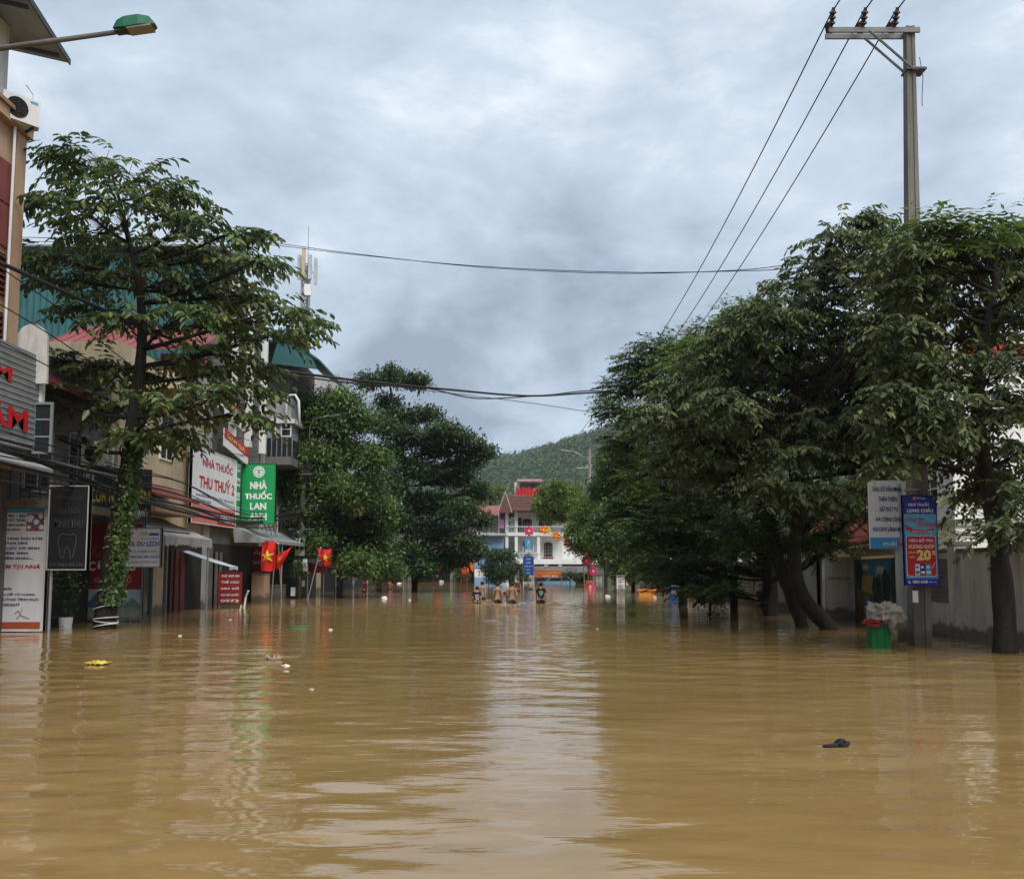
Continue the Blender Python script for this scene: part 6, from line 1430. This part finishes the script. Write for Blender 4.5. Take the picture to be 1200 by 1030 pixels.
person('person carrying a blue and white bundle ahead of the shirtless men', 590, 696.0, 1.62, .3, mat('shirt_blue_white',(.25,.33,.5),.9,.3,8), M_navycloth, .12)
person('brown-shirted person wading far ahead beside the sign column', 607, 692.5, 1.62, -.2, mat('shirt_brown',(.10,.06,.04),.9,.2,8), M_blackcloth, .1)
person('distant pale-shirted person wading near the sign column', 622, 690.5, 1.5, .2, M_khaki, M_blackcloth, .2)
def bystander(lab, px, py, H, head, top, bottom): 
    t = person(lab, px, py, H, head, top, bottom, .02); t['group'] = 'people standing by the pavement'
bystander('person in bright pink raincoat beside the dark trunk near the wall', 917, 711, 1.45, .4, mat('rain_pink',(.55,.02,.10),.5,.1,5), mat('rain_pink',(.55,.02,.10),.5))
bystander('person in dark clothes standing left of the dark straight trunk', 893, 712, 1.7, 2.6, M_blackcloth, M_blackcloth)
bystander('person in dark red shirt leaning in the shade of the leafy tree', 427, 694, 1.6, 1.2, M_dkred, M_blackcloth)
bystander('person in pale shirt in the shade beyond the red-shirted one', 444, 692, 1.6, .3, M_khaki, M_navycloth)
bystander('person in pink shirt on the shaded left pavement', 457, 690, 1.5, .8, M_pink, M_navycloth)

# ---------------------------------------------------------------- things floating on the water
def blob(name, label, px, py, w, d, h, m, seed, cat='litter', sink=.3, group=None):
    c = PW(px, py); bm = bmesh.new(); bmesh.ops.create_icosphere(bm, subdivisions=3, radius=1); rg = random.Random(seed); K = [Vector((rg.gauss(0,1),rg.gauss(0,1),rg.gauss(0,1)))*2.2 for _ in range(6)]
    for v in bm.verts:
        r = 1+.13*sum(math.sin(k.dot(v.co)+i) for i,k in enumerate(K)); v.co = Vector((v.co.x*w/2*r, v.co.y*d/2*r, v.co.z*h/2*r + h*(.5-sink)))
    me = bpy.data.meshes.new(name); bm.to_mesh(me); bm.free(); return tag(link_mesh(name, me, m, None, Vector((c.x,c.y,0)), True), label, cat, group)
def foam_box(label, px, py):
    c = PW(px, py); t = thing('foam_box', label, 'box', (c.x,c.y,0)); M_f = mat('foam_dirty',(.30,.25,.17),.85,.25,10,.3)
    rg = random.Random(3); n = 18; mb = MB(); rings = []
    for r, z in ((.07,-.05),(.12,.0),(.145,.06),(.125,.055),(.10,.0),(.0,-.01)):
        rings.append([(c.x+r*1.05*math.cos(2*math.pi*i/n), c.y+r*.85*math.sin(2*math.pi*i/n), z+(0 if r != .145 and r != .125 else .035*math.sin(i*1.7)+.02*math.sin(i*3.1+1))) for i in range(n)])
    mb.v = [p for q in rings for p in q]
    for i in range(5):
        for j in range(n): mb.f.append((i*n+j, i*n+(j+1)%n, (i+1)*n+(j+1)%n, (i+1)*n+j))
    mb.build('bowl', M_f, t, True)
    for x in (-.055,.06): MB().tube([(c.x+x,c.y,-.02),(c.x+x,c.y,.085)], [.045,.037], 10).build('cup', mat('cup_brown',(.16,.12,.09),.7,.3,8), t)
foam_box('broken dirty foam box with cups drifting left of the street middle', 321, 773)
blob('foam_piece', 'small foam crumb drifting beside the broken foam box', 334, 781, .14, .08, .05, M_foam, 2)
M_yp = mat('packet_yellow',(.50,.38,.06),.5,.3,12)
def packet():
    c = PW(115,778); t = thing('snack_packet', 'floating flat yellow snack packet left of the foam box', 'litter', (c.x,c.y,0)); nx, ny = 12, 5; mb = MB()
    mb.v = [(c.x+(i/nx-.5)*.35, c.y+(j/ny-.5)*.16+.03*math.sin(i*.7), .012+.055*math.sin(math.pi*i/nx)**.6*math.sin(math.pi*j/ny)**.6+.012*math.sin(i*1.9+j)) for j in range(ny+1) for i in range(nx+1)]
    mb.f = [(j*(nx+1)+i, j*(nx+1)+i+1, (j+1)*(nx+1)+i+1, (j+1)*(nx+1)+i) for j in range(ny) for i in range(nx)]
    mb.build('film', M_yp, t, True); MB().tube([(c.x-.178,c.y-.08,.03),(c.x-.175,c.y+.08,.03)], .012, 5).build('crimped_end', M_yp, t); MB().tube([(c.x+.178,c.y-.08,.03),(c.x+.178,c.y+.08,.03)], .012, 5).build('crimped_end', M_yp, t)
packet()
def sandal():
    c = PW(980,875); t = thing('sandal', 'black rubber sandal floating alone on the right', 'sandal', (c.x,c.y,0)); u = Vector((.97,.24,.0)); v = Vector((-.24,.97,0))
    out = []
    for a in np.linspace(0,2*math.pi,22,endpoint=False):
        x = math.cos(a)*.135; y = math.sin(a)*.048*(1+.18*math.cos(a)-.25*math.exp(-((x+.02)/.05)**2)); out.append(c+u*x+v*y+Vector((0,0,-.005+.02*max(0,x)/.13)))
    MB().prism(out, (0,0,.028)).build('sole', M_blackcloth, t, recalc=True)
    for s_ in (-1,1): MB().tube([c+u*.01+v*.043*s_+Vector((0,0,.02)), c+u*.045+v*.03*s_+Vector((0,0,.055)), c+u*.075+v*.006*s_+Vector((0,0,.06)), c+u*.1+Vector((0,0,.03))], [.012,.014,.011,.008], 8).build('strap', M_blackcloth, t, True)
sandal()
g = 'white foam bits drifting on the flood'
for i, (px,py,w) in enumerate(((450,701,.34),(365,808,.06),(387,738,.09),(270,726,.09),(211,745,.08),(383,692,.3),(468,684,.4),(517,682,.5),(530,679.5,.3),(541,680.5,.3),(546,680.5,.3),(820,693,.2),(480,703,.15),(700,737,.07),(768,700,.2),(735,684,.25),(712,699,.3))):
    blob('foam_piece', 'white foam bit drifting on the brown flood', px, py, w, w*.6, w*.4, M_foam, 20+i, group=g)
c = PW(350,735); t = thing('floating_bamboo', 'thin green stick floating flat near the meter pole', 'stick', (c.x,c.y,0)); MB().tube([(c.x-.27,c.y,.005),(c.x,c.y+.02,.015),(c.x+.3,c.y+.05,.008)], .022, 7).build('stick', M_plastic_g, t, True)
for q_ in (-.1,.12): MB().tube([(c.x+q_-.01,c.y+.015,.012),(c.x+q_+.01,c.y+.017,.012)], .027, 7).build('node', M_plastic_g, t)

# ---------------------------------------------------------------- vine and cords on the left tree, plants
def vine():
    D = WD(737); rg = np.random.default_rng(6); pts = [(125,706),(128,690),(135,630),(147,570),(156,500)]
    t = thing('climbing_vine', 'bright green vine wrapping the stem of the layered tree', 'vine', PW(124,737))
    stem = []; n = 60
    for i in range(n):
        f = i/(n-1)*(len(pts)-1); k = min(int(f), len(pts)-2); w = f-k; px = pts[k][0]*(1-w)+pts[k+1][0]*w; py = pts[k][1]*(1-w)+pts[k+1][1]*w
        c = P(px,py,D); a = i*.42; stem.append(c+Vector((math.cos(a)*.25, math.sin(a)*.25, 0)))
    stem = [Vector((stem[0].x,stem[0].y,GZ))]+stem
    MB().tube(stem, .022, 5).build('stem', M_bark, t, True)
    N = 2500; i = rg.random(N)**.85*(len(pts)-1); k = np.minimum(i.astype(int), len(pts)-2); w = i-k; A = np.array(pts,float)
    pxy = A[k]*(1-w)[:,None]+A[k+1]*w[:,None]; base = np.array([P(x,y,D) for x,y in pxy]); ang = rg.normal(-.25,.62,N); R = .235+np.abs(rg.normal(0,.075,N))
    o = np.stack([np.cos(ang), np.sin(ang), np.zeros(N)],-1); pos = base+o*R[:,None]
    V,Q = leaves_mesh('v', pos, o*.4+rg.normal(0,.5,(N,3))-np.array([0,0,.9]), o+rg.normal(0,.35,(N,3)), rg.uniform(.07,.15,N), rg.uniform(.05,.10,N), False)
    cr_ = link_mesh('leaves', np_mesh('leaves', V-np.array(WO[t.name]), Q), LM_mango, t, WO[t.name]); tag(cr_, kind='stuff')
    tt = thing('binding_cord', 'white cord wound round the foot of the layered tree', 'cord', PW(122,737)); 
    for py, sl in ((733,.06),(727,-.05),(724,.03),(712,.08)):
        c = P(124,py,D); MB().tube([c+Vector((math.cos(a)*.31,math.sin(a)*.31,sl*math.cos(a+.5))) for a in np.linspace(0,6.283,21)], .012, 5, False).build('cord_turn', M_signwhite, tt, True)
    for py, r in ((690,.3),(640,.28),(628,.27),(545,.25)):
        c = P(127+(690-py)*.14,py,D); MB().tube([c+Vector((math.cos(a)*r,math.sin(a)*r,.06*math.cos(a))) for a in np.linspace(2.4,4.6,9)], .010, 5, False).build('cord_turn', M_signwhite, tt, True)
vine()
def potted_plant():
    D = 25.2; b = P(77,724,D); t = thing('potted_plant', 'dark potted shrub in a white pot beside the clinic board', 'plant', (b.x,D,GZ)); 
    MB().tube([(b.x,D,GZ),(b.x,D,.05),(b.x,D,.28)], [.13,.16,.18], 14).build('pot', M_signwhite, t); MB().tube([(b.x,D,.2),(b.x-.03,D,1.2)], .02, 6).build('stem', M_bark, t)
    rg = np.random.default_rng(3); N = 420; pos = np.array([b.x-.02,D,1.15])+rg.normal(0,1,(N,3))*np.array([.17,.17,.36])
    V,Q = leaves_mesh('v', pos, rg.normal(0,1,(N,3))-np.array([0,0,.5]), rg.normal(0,.6,(N,3))+np.array([0,-.3,.8]), rg.uniform(.1,.18,N), rg.uniform(.04,.07,N), False)
    tag(link_mesh('leaves', np_mesh('leaves', V-np.array(WO[t.name]), Q), LM_almond, t, WO[t.name]), kind='stuff')
potted_plant()

# ---------------------------------------------------------------- shops across the far end on the left
for i, (x0, x1, D, h, m, sg, lab) in enumerate([(-17.5,-11.6,103,5.6,M_dkgrey,M_dkred,'dim shop with dark red signboard closing the far left end of the street'), (-11.5,-6.6,105,4.6,M_grey,M_greensign,'low grey shop with green signboard closing the street behind the almond tree'), (-6.5,-3.2,106,5.2,M_dkgrey,M_blue,'narrow dim shop with blue signboard behind the orange pennants')]):
    t = thing('far_shop', lab, 'building', ((x0+x1)/2, D+3, GZ)); box('wall', m, t, x0, x1, D, D+6, GZ, h)
    box('doorway_shade_panel', M_dark, t, x0+.3, x1-.3, D-.05, D, GZ, 2.6); box('signboard', sg, t, x0+.2, x1-.2, D-.2, D, 2.7, 3.4)  # doorway is a solid slab with its shade painted in
    MB().obox((x0-.1,D-1.6,2.3),(x1-x0+.2,0,0),(0,1.6,.4),(0,0,.08)).build('awning', M_sheet, t); MB().obox((x0-.2,D-.3,h),(x1-x0+.4,0,0),(0,7,.8),(0,0,.12)).build('roof', M_redtile if i else M_sheet, t)
    for k in range(2): window(t, (x0+.6+k*(x1-x0)*.5, D, 3.6), X_, 1.1, 1.0, -Y_, 2, 2)
    for q in (x0+.1, x1-.1): MB().tube([(q,D-1.5,GZ),(q,D-1.5,2.3)], .05, 6).build('post', M_steel, t)
